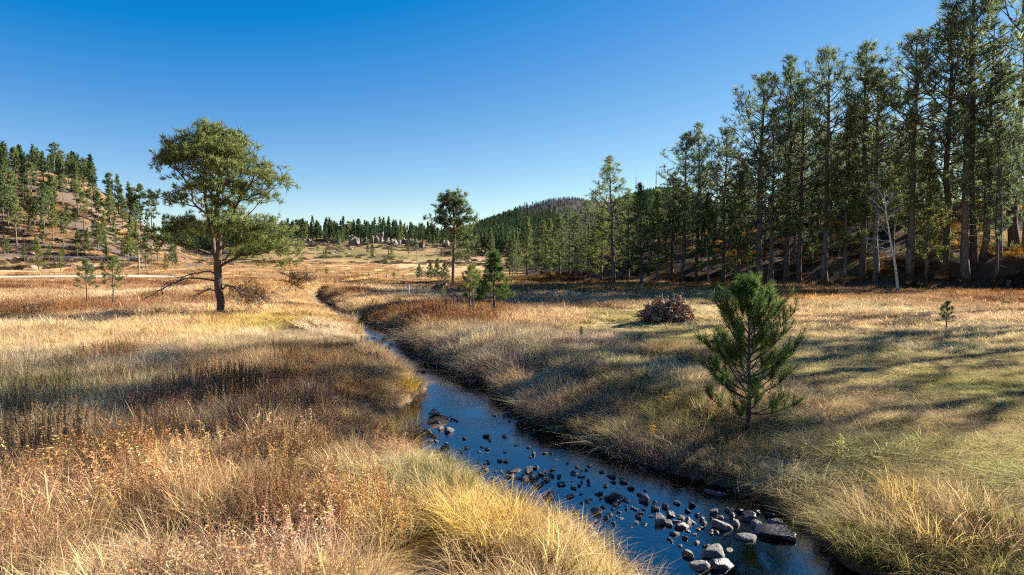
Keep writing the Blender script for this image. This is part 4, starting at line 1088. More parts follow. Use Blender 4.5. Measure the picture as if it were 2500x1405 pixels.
def sample(y0, y1, dens, wide=.86, pad=5.0):
    area = wide * (y1 ** 2 - y0 ** 2) + 2 * pad * (y1 - y0); n = int(area * dens)
    Y = np.sqrt(rng.uniform(y0 ** 2, y1 ** 2, n)); X = rng.uniform(-1, 1, n) * (wide * Y + pad)
    return X, Y
rows = []
for y0, y1, dens, lod, margin in ((4.5, 34, 2.3, 0, .62), (34, 64, .42, 1, 1.3), (64, 165, .085, 2, 2.6), (165, 300, .03, 2, 2.6), (4.5, 34, 26, 3, 0), (34, 92, 10, 4, 0)):
    X, Y = sample(y0, y1, dens)
    if lod > 2:
        e, _, _ = creek(X, Y); kk = (e > .12) & (e < np.where(Y > 62, 3.2, 1.15 if lod == 3 else 2.0)); X, Y, e = X[kk], Y[kk], e[kk]
    else:
        e, _, _ = creek(X, Y)
    fe = forest_e(X, Y)
    ok = (e > margin * .9 + .2) & (seg_dist(X, Y, PATH) > .6 + margin * .2) & (seg_dist(X, Y, ROAD) > 9 + margin * .7) & (fe < 1.2 - margin * .3 + 1.5 * rng.random(len(X)))
    X, Y = X[ok], Y[ok]
    rows.append(np.column_stack([X, Y, np.full(len(X), lod), cover(X, Y)]))
g = np.concatenate(rows); n = len(g)
X, Y, lod, C = g[:, 0], g[:, 1], g[:, 2].astype(int), g[:, 3:11]
patch = fbm(X / 1.7, Y / 1.7, 91, 3); patch2 = fbm(X / 4.5, Y / 4.5, 93, 3)
st_, wd_, tf_, lf_ = [np.clip(C[:, 4 + q_], 0, 1) for q_ in range(4)]
wd_ = .62 * wd_ * np.clip(1 + 1.8 * patch2, .2, 2.2); lf_ = lf_ * np.clip(1 + 1.8 * patch2, .2, 2.2)
score = rng.random(n)
mixi = np.where(score < tf_, 3, np.where(score < tf_ + lf_ * 1.2, 4, np.where(score < tf_ + lf_ * 1.2 + wd_ * .55, 2, np.where(score < tf_ + lf_ * 1.2 + wd_ * 1.6, 1, 0))))
pick = np.where(lod == 0, mixi * 3 + rng.integers(0, 3, n), np.where(lod == 1, 15 + mixi * 2 + rng.integers(0, 2, n), 25 + mixi * 2 + rng.integers(0, 2, n)))
pick = np.where(lod == 3, I_EDGE + rng.integers(0, 4, n), np.where(lod == 4, I_EDGE + 4 + rng.integers(0, 2, n), pick))
hgt = C[:, 3] * (1 + .35 * patch) * rng.uniform(.85, 1.15, n)
hgt = np.where(mixi == 3, np.minimum(hgt, .22), hgt); hgt = np.where(lod > 2, hgt * .85, hgt)
e_, sd_, _ = creek(X, Y); hgt = np.where((sd_ < 0) & (e_ < 4) & (Y > 24), hgt * .6, hgt); hgt = np.where((sd_ < 0) & (e_ < 2.2) & (Y <= 24) & (Y > 11), hgt * .6, hgt)
col = C[:, :3] * (1 + .3 * patch2[:, None]) * (1 + .2 * patch[:, None]) * rng.uniform(.85, 1.15, (n, 1)) * (1 + rng.normal(size=(n, 3)) * .03)
Pz = height(X, Y)
dq = np.where(lod == 0, .5, 1.2)
sx_ = (height(X + dq, Y) - height(X - dq, Y)) / (2 * dq); sy_ = (height(X, Y + dq) - height(X, Y - dq)) / (2 * dq)
from mathutils import Matrix, Euler
rot = np.zeros((n, 3)); spin = rng.uniform(0, 6.283, n)
for i_ in range(n):
    if lod[i_] > 2: rot[i_, 2] = spin[i_]; continue
    nv = Vector((-sx_[i_], -sy_[i_], 1)); rot[i_] = (nv.to_track_quat('Z', 'Y').to_matrix() @ Matrix.Rotation(spin[i_], 3, 'Z')).to_euler()[:]
wide = rng.uniform(.9, 1.1, n); sc = np.stack([wide, wide, hgt], -1)
scatter('dry_grass', 'dry tan, rust and green autumn grass and weeds covering the meadows', protos, np.stack([X, Y, Pz], -1), rot, sc, pick, np.clip(col, .01, .9))
print('grass patches', n)
strawfar = protos[15:17]; weedfar = protos[19:21]

# long reeds drooping over both banks
rr_ = np.random.default_rng(99); reed = []
for _ in range(4): mb = MB(); mb.add(*blades(rr_, 70, .2, .6, 1.2, .45, .85, .013, 5)); reed.append(gm(mb, 'reed_clump'))
X, Y = sample(15.5, 40, 6); e, sd, _h = creek(X, Y); k = (e > .15) & (e < 1.3) & (sd > 0) & (fbm(X / 1.5, Y / 1.5, 66, 2) > -.15); X, Y, sd = X[k], Y[k], sd[k]
pt = np.array([(.56, .43, .30), (.62, .47, .28), (.44, .34, .23), (.50, .42, .20)])[rng.integers(0, 4, len(X))] * rng.uniform(.6, 1.1, (len(X), 1)); w_ = rng.uniform(.8, 1.4, len(X)) * (1 + .012 * np.maximum(Y - 20, 0))
scatter('bank_reeds', 'tan reeds and sedge drooping over the right creek bank', reed, np.stack([X, Y, height(X, Y)], -1), np.stack([rng.normal(size=len(X)) * .15, rng.normal(size=len(X)) * .15, rng.uniform(0, 6.28, len(X))], -1), np.stack([w_, w_, rng.uniform(.3, .62, len(X))], -1), rng.integers(0, 4, len(X)), pt)
print('reeds', len(X))
def ico_stone():
    import bmesh
    bm = bmesh.new(); bmesh.ops.create_icosphere(bm, subdivisions=2, radius=1.0); r = np.random.default_rng(3)
    V = np.array([v.co[:] for v in bm.verts]); Fc = np.array([[v.index for v in f.verts] for f in bm.faces]); bm.free()
    for _ in range(9):
        nn_ = nrm(r.normal(size=3)); dd = V @ nn_ - r.uniform(.45, .8); V = V - np.where(dd > 0, dd, 0)[:, None] * nn_
    return V, Fc
# ------------------------------------------------------------------ distant wood
low = []
for s in range(3):
    r2 = np.random.default_rng(500 + s); mb = MB()
    mb.add(*tube(np.array([(0, 0, -1), (0, 0, 7.)]), np.array([.22, .08]), 3))
    pts = []; 
    for z in np.linspace(2.2 + s, 9.5, 13):
        for a in r2.uniform(0, 6.28, 4): pts.append((math.cos(a) * (10.2 - z) * .17, math.sin(a) * (10.2 - z) * .17, z + r2.normal() * .2))
    pts = np.array(pts)
    mb.add(*tufts(r2, pts, pts * np.array([1, 1, 0]) + np.array([0, 0, .6]), np.full(len(pts), 1.0), 4, .5))
    low.append(gm(mb, 'far_pine'))
mb = MB(); mb.add(*tube(np.array([(0, 0, -1), (.1, 0, 5), (0, 0, 9.)]), np.array([.3, .2, .07]), 3))
for z, a in ((4, 0), (5, 2), (6, 4), (7, 1)): mb.add(*tube(np.array([(0, 0, z), (math.cos(a) * .8, math.sin(a) * .8, z + .4)]), np.array([.09, .03]), 3))
low.append(gm(mb, 'burnt_snag'))
fx, fy, fs, fi, ft = [], [], [], [], []
def wood(n, y0, y1, p0, p1, smin, smax, dens=None):
    d = np.sqrt(rng.uniform(y0 ** 2, y1 ** 2, n)); u = rng.uniform(_u(p0), _u(p1), n)
    Y = d / np.sqrt(1 + u * u); X = Y * u
    k = np.ones(n, bool) if dens is None else dens(X, Y, u, d)
    fx.append(X[k]); fy.append(Y[k]); fs.append(rng.uniform(smin, smax, k.sum()))
wood(520, 385, 520, 640, 1300, .75, 1.25)           # crest and plateau of the middle ridge
wood(260, 330, 420, 1130, 1330, .6, 1.0)
wood(420, 330, 520, 400, 660, .7, 1.1)
wood(190, 250, 345, -900, -70, .6, 1.15)            # the hill goes on past the left edge
wood(150, 330, 420, -200, 240, .9, 1.25)            # back of the left hill
wood(1500, 520, 900, 500, 1500, .8, 1.2)
wood(1100, 100, 260, 1290, 2560, .65, 1.0, lambda X, Y, u, d: (forest_e(X, Y) > 34) & (forest_e(X, Y) < 120) & (rng.random(len(X)) < .35) & (u > _u(1670)))
wood(300, 130, 260, 1290, 1670, .4, .62, lambda X, Y, u, d: forest_e(X, Y) > 30)
wood(7500, 800, 1620, 1050, 1720, .85, 1.3)
X = np.concatenate(fx); Y = np.concatenate(fy); S = np.concatenate(fs); Z = height(X, Y); d = np.hypot(X, Y); u = X / Y
bn = sstep(66, 100, (Z - 4) / d * F + rng.normal(size=len(X)) * 10) * sstep(_u(1180), _u(1260), u) * (1 - sstep(_u(1480), _u(1530), u)) * (d > 600)
pk = np.where(rng.random(len(X)) < bn, 3, rng.integers(0, 3, len(X)))
ti = np.where((pk == 3)[:, None], np.array((.09, .082, .095)), np.array((.055, .085, .040))) * rng.uniform(.65, 1.4, (len(X), 1))
scatter('distant_pine_forest', 'far pine forest covering the ridge and the mountain, burnt brown near its top', low, np.stack([X, Y, Z - .1], -1),
        np.stack([np.zeros(len(X)), np.zeros(len(X)), rng.uniform(0, 6.28, len(X))], -1), np.stack([S, S, S * np.where(pk == 3, .6, 1.0) * rng.uniform(.85, 1.15, len(X))], -1), pk, ti)
# brush and loose stones on the hill and the ridge
nn = 6200
d = np.sqrt(rng.uniform(225 ** 2, 430 ** 2, nn)); u = rng.uniform(_u(-700), _u(1330), nn); Y = d / np.sqrt(1 + u * u); X = Y * u
k = (height(X, Y) > -1.2) & (fbm(X / 18, Y / 18, 97, 3) + rng.uniform(-.35, .35, nn) > -.05); X, Y = X[k], Y[k]
bt = np.array([(.14, .112, .09), (.17, .135, .105), (.12, .112, .066), (.22, .18, .125)])[rng.integers(0, 4, len(X))] * rng.uniform(.7, 1.3, (len(X), 1))
s = rng.uniform(.5, 1.3, len(X)); pk = np.where(rng.random(len(X)) < .2, 2, rng.integers(0, 2, len(X)))
stone = MB(); _sv, _sf = ico_stone(); stone.add(_sv, _sf)
bt = np.where((pk == 2)[:, None], np.array((.26, .21, .17)) * rng.uniform(.6, 1.3, (len(X), 1)), bt)
wd = np.where(pk == 2, rng.uniform(.5, 1.6, len(X)), rng.uniform(.35, .8, len(X)))
scatter('hillside_brush', 'low dry brush and loose stones on the hill and ridge slopes', [protos[29], protos[25], gm(stone, 'hill_stone')], np.stack([X, Y, height(X, Y)], -1), np.stack([np.zeros(len(X)), np.zeros(len(X)), rng.uniform(0, 6.28, len(X))], -1), np.stack([wd, wd, np.where(pk == 2, wd * .6, s * .6)], -1), pk, bt)
# low brush and fallen twigs on the forest floor
nn = 900
X = rng.uniform(0, 100, nn); Y = rng.uniform(55, 130, nn); fe = forest_e(X, Y); k = (fe > 1) & (fe < 45) & (X / Y < .85); X, Y = X[k], Y[k]
tp = fbm(X / 8, Y / 8, 77, 3)
ti = np.where((tp > .12)[:, None], np.array((.42, .25, .05)), np.array((.12, .085, .05))) * rng.uniform(.6, 1.3, (len(X), 1))
s = rng.uniform(.5, 1.1, len(X)); wd = rng.uniform(.8, 1.2, len(X))
scatter('forest_undergrowth', 'golden grass and dull brush on the shaded forest floor', strawfar + weedfar, np.stack([X, Y, height(X, Y)], -1), np.stack([np.zeros(len(X)), np.zeros(len(X)), rng.uniform(0, 6.28, len(X))], -1), np.stack([wd, wd, s * .6], -1), rng.integers(0, 4, len(X)), ti)
# ------------------------------------------------------------------ creek stones
def ico(sub):
    import bmesh
    bm = bmesh.new(); bmesh.ops.create_icosphere(bm, subdivisions=sub, radius=1.0)
    V = np.array([v.co[:] for v in bm.verts]); Fc = np.array([[v.index for v in f.verts] for f in bm.faces]); bm.free(); return V, Fc
ICO3 = ico(3); ICO2 = ico(2)
def noise3(P, s, seed):
    return vnoise(P[:, 0] * s + 3.1, P[:, 1] * s + P[:, 2] * s * .7, seed) + vnoise(P[:, 2] * s, P[:, 0] * s * .6 - P[:, 1] * s * .8, seed + 5)
def rock_mesh(seed, mat, cuts=13, flat=.62, rough=.16, base=ICO3, name='rock'):
    r = np.random.default_rng(seed); V = base[0].copy()
    for _ in range(cuts):
        nn_ = nrm(r.normal(size=3)); o = r.uniform(.45, .85)
        dd = V @ nn_ - o; V = V - np.where(dd > 0, dd * .96, 0)[:, None] * nn_
    V = V * (1 + rough * noise3(V, 2.2, seed) + rough * .4 * noise3(V, 6, seed + 3))[:, None]
    V = V * np.array([1, r.uniform(.62, .9), flat * r.uniform(.85, 1.15)])
    return tri_mesh(name, V, base[1], mat, smooth=True)
RK = [rock_mesh(600 + s, M['rock'], flat=(.6, .5, .7, .4)[s % 4]) for s in range(6)]
RW = [rock_mesh(620 + s, M['rock_wet'], flat=(.6, .45, .7, .5)[s % 4]) for s in range(5)]
named = [ # px, py, width px, wet, label
 (1711,1380,52,0,'large blunt grey boulder at the bottom of the creek, front left of its cluster'),(1762,1380,50,1,'dark blocky boulder at the bottom of the creek, front right of its cluster'),
 (1746,1350,60,0,'grey boulder behind the two front boulders at the bottom of the creek'),(1681,1353,30,0,'rounded light grey stone left of the bottom boulder cluster'),
 (1820,1311,56,0,'smooth pale rounded boulder left of the long dark slab'),(1888,1306,96,1,'long flat dark slab of rock by the right bank'),
 (1500,1215,40,1,'pointed black wet rock alone in mid creek'),(1446,1303,36,0,'round grey stone at the left edge of the lower creek'),(1399,1301,40,0,'angular grey boulder at the left edge of the lower creek'),
 (1440,1330,78,1,'long dark slab at the left edge of the lower creek'),(1387,1323,46,1,'flat dark slab beside the golden grass on the left bank'),(1758,1284,52,0,'wide flat grey rock in the right half of the lower riffle'),
 (1831,1264,44,1,'dark angular rock below the reeds on the right bank'),(933,872,32,1,'dark mossy boulder in the upper shallows'),(1258,1148,38,1,'low dark slab at the left end of the middle riffle'),
 (1746,1203,62,0,'pale grey stone slab lying on the right bank below the reeds')]
plain = [(1644,1300,24),(1665,1284,28),(1632,1277,33),(1608,1272,37),(1683,1274,29),(1650,1271,18),(1742,1249,28),(1786,1258,23),(1794,1276,29),(1640,1254,32),(1598,1240,25),(1665,1262,20),(1351,1303,28),(1436,1286,22),(1373,1270,30),(1347,1262,20),(1403,1250,20),(1454,1248,33),(1471,1235,16),(1363,1256,32),(1442,1345,32),(1411,1345,32),(1573,1218,32),(1557,1259,20),(1575,1278,18),(1555,1274,16),(1521,1173,24),(1494,1161,28),(1401,1155,20),(1420,1161,20),(1365,1163,14),(1371,1181,20),(1415,1183,14),(1399,1189,16),(1312,1185,25),(1340,1212,38),(1393,1210,18),(1464,1204,20),(1503,1230,16),(1308,1163,20),(1432,1145,12),(1853,1282,40),(1893,1272,38),(1533,1388,24),(1521,1365,20),
 (985,899,28),(1021,892,15),(1034,906,22),(987,883,20),(1062,1012,30),(1069,1033,26),(1090,1025,15),(1107,1023,17),(1117,1026,11),(1077,1046,19),(1094,1051,25),(1058,1064,19),(1088,1092,26),(1135,1069,15),(1140,1092,19),(1189,1064,19),(1195,1074,11),(1189,1095,13),(1176,1090,10),(1189,1104,11),(1170,1101,11),(1234,1101,15),(1232,1064,17),(1303,1107,15),(1192,1122,11),(1107,1122,15),(1167,1155,19),(1174,1175,22),(1185,1145,26),(1208,1168,17),(1292,1150,34),(1282,1168,26),(1303,1165,28),(1335,1165,30),(1366,1160,13),(1370,1180,19),(1400,1154,19),(1346,1212,26),(1245,1163,19),(1249,1216,17),(1275,1216,22),(1258,1236,27),(1402,1251,22),
 (905,838,16),(920,846,14),(945,850,14),(930,835,12),(912,825,10),(940,828,12),(955,840,12),(925,858,12),(965,880,14),(1018,906,14),(808,760,10),(822,768,10),(840,778,9),(1060,1000,14),(1080,1016,18),(1050,1030,14),(1046,1050,14),(1066,1075,14),(1100,1130,14),(1310,1140,16),(1330,1150,20),(1350,1145,16),(1318,1156,18),(1345,1160,18),(1225,1150,14),(1150,1140,12),(1120,1095,8),(1260,1085,12),(1290,1090,14),(1330,1105,12),(1355,1120,12),(1385,1130,12),(1410,1140,14),(1440,1135,16),(1470,1150,16),(1540,1190,18),(1560,1205,16),(1600,1225,16),(1625,1235,18),(1680,1245,20),(1700,1255,18),(1715,1265,22),(1690,1230,24),(1650,1225,22),(1760,1262,18),(1775,1244,20),(1805,1245,26),(1850,1250,28),(1880,1256,30),(1910,1284,26),(1720,1275,16),(1705,1290,14),(1735,1300,16),(1620,1262,16),(1590,1258,14),(1480,1262,16),(1500,1275,14),(1455,1270,16),(1420,1270,18),(1385,1290,18),(1365,1290,20),(1340,1280,18),(1325,1262,18),(1310,1245,20),(1290,1232,18),(1330,1235,16),(1420,1225,12),(1440,1218,12),(1530,1240,12),(1550,1240,14),(1470,1320,18),(1480,1336,16),(1500,1350,18),(1660,1330,12),(1700,1322,16),(1725,1330,18),(1780,1340,20),(1640,1320,10)]
r2 = np.random.default_rng(640)
def put_rock(px, py, w, wet, label, group):
    p = on_water(px, py, .03); W_ = float(wz(p[1]))
    e_, _, _ = creek(np.array([p[0]]), np.array([p[1]]))
    gz = float(height(np.array([p[0]]), np.array([p[1]]))[0])
    s = w / 2 * p[1] / F * 1.28
    z = max(W_ + .04 * s, gz + .2 * s) if e_[0] > .3 else W_ + s * r2.uniform(-.02, .22)
    me = (RW if wet else RK)[r2.integers(5)]
    o = link('rock', me, None, (p[0], p[1], z), 0, (s, s * (.7 if 'slab' in label else 1), s * r2.uniform(.8, 1.2) * (.5 if 'slab' in label else 1)))
    o.rotation_euler = (r2.normal() * .12, r2.normal() * .12, r2.uniform(0, 6.28) if w < 45 else r2.normal() * .3)
    tag(o, label, 'rock', group)
for a in named: put_rock(*a, 'stones in the creek')
for _ in range(75):
    q_ = r2.random(); plain.append((int(1150 + 560 * q_ + r2.normal() * 60), int(1128 + 160 * q_ + r2.normal() * 22), int(r2.uniform(8, 19))))
plain = [a for a in plain if creek(*on_water(a[0], a[1])[:2])[0][0] < .25]
for px, py, w in plain:
    wet = r2.random() < .5
    if py < 920: wh = 'small stone in the upper shallows of the creek'
    elif py < 1135: wh = 'small stone on the gravel bar at the inner bend of the creek' if px < 1125 else 'small scattered stone in the smooth middle reach of the creek'
    elif py < 1222: wh = 'stone in the line of rocks across the middle riffle' if px < 1430 else 'stone near the reeds right of the middle riffle'
    elif px < 1520: wh = 'stone along the left edge of the lower creek'
    elif py < 1292: wh = 'stone in the crowded lower riffle near the right bank'
    else: wh = 'small stone in the lowest pool of the creek'
    put_rock(px, py, w, wet, ('wet dark ' if wet else 'dry grey ') + wh, wh)
# pebbles of the bed
m = 6500; t = r2.integers(0, 330, m); off = r2.uniform(-1, 1, m); X = CRX[t] + CTY[t] * off * (CRW[t] + .25) + r2.normal(size=m) * .2; Y = CRY[t] - CTX[t] * off * (CRW[t] + .25) + r2.normal(size=m) * .2
k = (Y > 6); X, Y = X[k], Y[k]
clump = fbm(X / 1.6, Y / 1.6, 95, 2); k = clump + r2.uniform(-.4, .4, len(X)) > .02; X, Y = X[k], Y[k]
s = .03 + .11 * r2.random(len(X)) ** 2; Zp = np.minimum(height(X, Y), wz(Y)) + s * .45
scatter('creek_pebbles', 'dark pebbles and cobbles lying in the creek bed', [rock_mesh(700 + q_, M['rock_wet' if q_ < 2 else 'rock'], base=ICO2, name='pebble') for q_ in range(4)], np.stack([X, Y, Zp], -1), r2.uniform(0, 6.28, (len(X), 3)) * np.array([.05, .05, 1]), np.stack([s, s, s], -1), r2.integers(0, 4, len(X)), np.ones((len(X), 3)) * .1)

# ------------------------------------------------------------------ tussocks one can point at
def tussock(px, py, h, rad, n, mat, label, lean=.35, curl=.7, wind=None, z=None, w=.010):
    p = hit(px, py) if z is None else on_plane(px, py, z)
    for _ in range(40):                                  # stand on the bank, not in the water
        e0, s0, _h = creek(p[:1], p[1:2])
        if e0[0] > .32: break
        ex, _a, _b = creek(p[:1] + .2, p[1:2]); ey, _a, _b = creek(p[:1], p[1:2] + .2)
        gq = np.array([ex[0] - e0[0], ey[0] - e0[0]]); p[:2] += .12 * gq / max(np.hypot(*gq), 1e-6)
    p[2] = float(height(p[:1], p[1:2])[0])
    mb = MB(); mb.add(*blades(r2, n, rad, h * .55, h * 1.15, lean, curl, w, 5, wind))
    return tag(link('grass_tussock', mb.mesh('grass_tussock', mat), None, p), label, 'grass tussock', 'grass tussocks on the creek banks')
TG = mat_tussock('gold_sedge', (.32, .21, .07), (.66, .49, .20)); TY = mat_tussock('yellow_sedge', (.46, .31, .05), (.74, .56, .12)); TT = mat_tussock('straw_sedge', (.25, .17, .08), (.60, .45, .25))
TP = mat_tussock('pinkish_reed', (.20, .14, .095), (.50, .38, .27)); TO = mat_tussock('olive_sedge', (.10, .10, .03), (.34, .30, .11)); TGR = mat_tussock('green_sedge', (.13, .14, .055), (.42, .38, .18))
for a in (
 (990,1085,.78,.42,620,TG,'golden domed grass tussock on the inner bend of the creek'), (1005,1100,.42,.42,420,TY,'bright yellow skirt of sedge under the golden domed tussock'),
 (1022,985,.62,.45,420,TY,'yellow sedge clump at the bank point upstream of the golden tussock'), (1010,955,.55,.4,320,TT,'pale straw clump behind the yellow sedge at the bank point'),
 (1060,1160,.5,.35,320,TO,'olive green sedge clump in shade on the left bank'), (1100,1190,.5,.4,300,TO,'dull shaded sedge clump below the olive green one on the left bank'),
 (1120,1260,.62,.45,420,TG,'tall golden grass clump leaning over the left bank'), (1040,1270,.5,.4,360,TG,'golden grass clump in the left foreground beside a yellow-green one'), (1010,1300,.4,.25,220,TGR,'yellow-green sedge clump in the left foreground'),
 (1230,1330,.65,.5,480,TG,'large golden clump on the left bank at the bottom'), (1330,1375,.6,.5,480,TT,'wide straw clump at the water edge, bottom middle'), (1450,1400,.42,.4,380,TG,'yellowish low clump at the water edge, bottom middle right'), (1190,1395,.5,.5,420,TT,'straw clump at the bottom edge of the picture'), (1500,1402,.35,.3,260,TGR,'small green-yellow sedge at the bottom beside the stones'),
 (1395,1075,.62,.38,420,TT,'bright straw tussock on the right bank of the middle reach'), (1330,1060,.55,.45,340,TP,'grey-pink reed clump left of the bright straw tussock'), (1270,1020,.6,.5,380,TP,'grey-pink reeds drooping over the right bank'), (1205,965,.62,.5,380,TP,'pale reed clump on the right bank upstream'), (1160,915,.62,.5,380,TP,'pale reed clump on the right bank, furthest upstream'),
 (1520,1130,.55,.4,260,TP,'thin arching reeds at the right bank, left of a larger bunch'), (1580,1160,.6,.45,300,TP,'large bunch of bare arching reeds over the right bank'), (1650,1190,.55,.45,280,TP,'matted grey reeds between the large bunch and the bank slab'), (1710,1200,.5,.3,200,TT,'short bright reeds beside the pale stone slab'),
 (2010,1375,.55,.35,380,TGR,'green grass tussock at the lower right bank beside the dark slab'), (2090,1402,.6,.45,420,TO,'olive tussock at the bottom, right of the green one'), (2180,1320,.85,.5,460,TT,'tall straw tussock in the lower right corner, left one'), (2300,1340,.85,.5,460,TG,'tall golden tussock in the lower right corner, middle one'), (2430,1330,.8,.5,420,TT,'tall straw tussock in the lower right corner, right one'), (2250,1400,.6,.5,420,TO,'olive tussock at the bottom edge below the golden one'), (2440,1395,.6,.5,420,TO,'olive tussock at the bottom right edge'),
 (2140,1255,.6,.5,360,TT,'leaning straw clump above the green tussock at the lower right'), (2235,1235,.7,.5,360,TG,'leaning golden clump behind the tall straw tussock at the lower right'), (2360,1260,.75,.5,360,TT,'leaning pale clump behind the tall golden tussock at the lower right'), (2480,1290,.75,.5,360,TO,'olive clump at the right edge behind the tall straw tussock'),
 (1500,1065,.5,.4,280,TO,'gold-olive clump up the right bank between reeds and young pine'), (880,800,.75,.7,420,TP,'pale drooping clump at the left bank of the upper bend'), (850,815,.7,.8,420,TT,'straw clump left of the pale drooping one at the upper bend')):
    tussock(*a, w=.014 if a[1] > 900 else .022)
# bright leafy weeds
def herb(px, py, h, c1, c2, label):
    p = hit(px, py); mb = stalks(r2, 3, .08, h * .7, h, 40, .07, .028, .25, .35, .012)
    tag(link('leafy_weed', mb.mesh('leafy_weed', mat_tussock('leafy_weed', c1, c2)), None, p), label, 'weed', 'leafy weeds on the creek banks')
herb(1962,1130,.6,(.22,.23,.08),(.42,.38,.17),'tall yellow-green leafy weed on the right bank, left one of two'); herb(2045,1130,.6,(.22,.24,.07),(.42,.38,.14),'yellow-green leafy weed on the right bank, right one of two')
herb(1800,1170,.3,(.5,.4,.03),(.7,.55,.05),'small bright yellow weed below the young pine'); herb(1635,1000,.5,(.35,.3,.05),(.6,.5,.1),'yellow weed on the slope left of the young pine'); herb(1590,1075,.5,(.45,.28,.04),(.6,.4,.08),'orange-gold weed on the slope below left of the young pine')
herb(1935,1150,.6,(.25,.15,.09),(.5,.36,.24),'pinkish dry weed beside the yellow-green weed'); herb(1730,1030,.65,(.32,.14,.08),(.5,.3,.2),'rusty pink dry weed left of the young pine trunk')

# ------------------------------------------------------------------ root pile and root ball
def root_path(r, p, d, L, n=7, up=-.2, wob=.22): return bend(r, p, d, L, n, up, wob)
def blob(seed, c, s, rough=.35):
    V = ICO3[0].copy(); V = V * (1 + rough * noise3(V, 1.8, seed) + rough * .6 * noise3(V, 4.5, seed + 2) + .12 * noise3(V, 11, seed + 4))[:, None]
    return V * np.array(s) + np.array(c), ICO3[1]
def rootpile(base, sx, sz, label, name, seed, nroots, stumps):
    r = np.random.default_rng(seed)
    t = thing(name, label, 'root pile', base)
    mb = MB(); mb.add(*blob(seed, (0, 0, sz * .22), (sx * .34, sx * .23, sz * .38)))
    link('soil_mass', mb.mesh('soil_mass', M['soil']), t)
    mb = MB()
    for _ in range(420):
        a = r.uniform(0, 6.28); el = r.uniform(0, 1.3)
        o = np.array([math.cos(a) * math.cos(el) * sx * .44, math.sin(a) * math.cos(el) * sx * .30, sz * .15 + math.sin(el) * sz * .5]) * r.uniform(.85, 1.05)
        mb.add(*tube(root_path(r, o, nrm(r.normal(size=3)) + np.array([0, 0, -.3]), r.uniform(.3, .8), 5, -.2, .35), np.linspace(.034, .008, 5) * r.uniform(.6, 1.3), 4))
    o = link('rootlet_mat', mb.mesh('rootlet_mat', M['root'], True), t); o['kind'] = 'stuff'
    for _ in range(nroots):
        a = r.uniform(0, 6.28); el = r.uniform(-.05, 1.1)
        d = np.array([math.cos(a) * math.cos(el), math.sin(a) * math.cos(el), math.sin(el)])
        o = d * np.array([sx * .34, sx * .22, sz * .42]) + np.array([0, 0, sz * .18])
        L = r.uniform(.4, 1.0) * sx * .26; rr = r.uniform(.035, .10)
        mb = MB(); mb.add(*tube(root_path(r, o, d * .5 + nrm(r.normal(size=3)) * .9 + np.array([0, 0, -.2]), L), np.linspace(rr, rr * .25, 7), 6)); link('root', mb.mesh('root', M['root'], True), t)
    for (x, y, z, dx, dz, L, rad) in stumps:
        mb = MB(); p = np.array([(x, y, z), (x + dx * L * .5, y, z + dz * L * .5), (x + dx * L, y, z + dz * L)]); V_, F_ = tube(p, np.array([rad * 1.5, rad, rad * .85]), 12)
        V_ = V_ * (1 + .06 * noise3(V_, 6, 9))[:, None]; mb.add(V_, F_)
        for _ in range(6): mb.add(*tube(root_path(r, p[2] + r.normal(size=3) * rad * .5, np.array([dx, 0, dz]) + r.normal(size=3) * .7, rad * 1.8, 4, 0, .2), np.linspace(rad * .35, rad * .1, 4), 5))
        link('stump', mb.mesh('stump', M['root'], True), t)
    return t
b = hit(1628, 792); k_ = b[1] / F
rp = rootpile(b, 150 * k_, 84 * k_, 'big heap of uprooted stumps and tangled roots in the right meadow', 'root_pile', 800, 58,
         [(.45, 0, .85, .35, .9, .7, .13), (-.3, -.3, .95, -.2, .8, .4, .17), (-.85, -.2, .6, -.5, .7, .5, .16), (.15, -.75, .45, .2, .5, .35, .22), (.7, -.6, .35, .6, .3, .45, .15), (-.5, -.75, .3, -.7, .2, .5, .13), (.1, -.5, 1.15, .5, .5, .4, .12)])
for pts, rad in (([(.8, 0, .75), (1.1, -.1, .6), (1.45, -.1, .52)], .045), ([(.75, -.2, .6), (1.05, -.3, .42), (1.5, -.3, .15)], .05), ([(-1.1, 0, .55), (-1.4, 0, .62), (-1.62, 0, .72)], .05)):
    mb = MB(); mb.add(*tube(np.array(pts) * (150 * k_ / 3.4), np.array([rad, rad * .8, rad * .4]), 6)); link('branch', mb.mesh('branch', M['deadwood'], True), rp)
for px, w, lab in ((1668, 26, 'pale stone at the right foot of the root heap'), (1688, 22, 'low pale stone further right of the root heap')):
    p = hit(px, 796); s = w / 2 * p[1] / F
    tag(link('rock', RK[2], None, p + np.array([0, 0, s * .3]), 1.0, s), lab, 'rock')
b = hit(1078, 715); k_ = b[1] / F
rootpile(b, 46 * k_, 30 * k_, 'dark root ball of a toppled tree at the foot of the lone pine', 'root_ball', 820, 16, [(.3, 0, .6, .2, .9, .4, .2)])

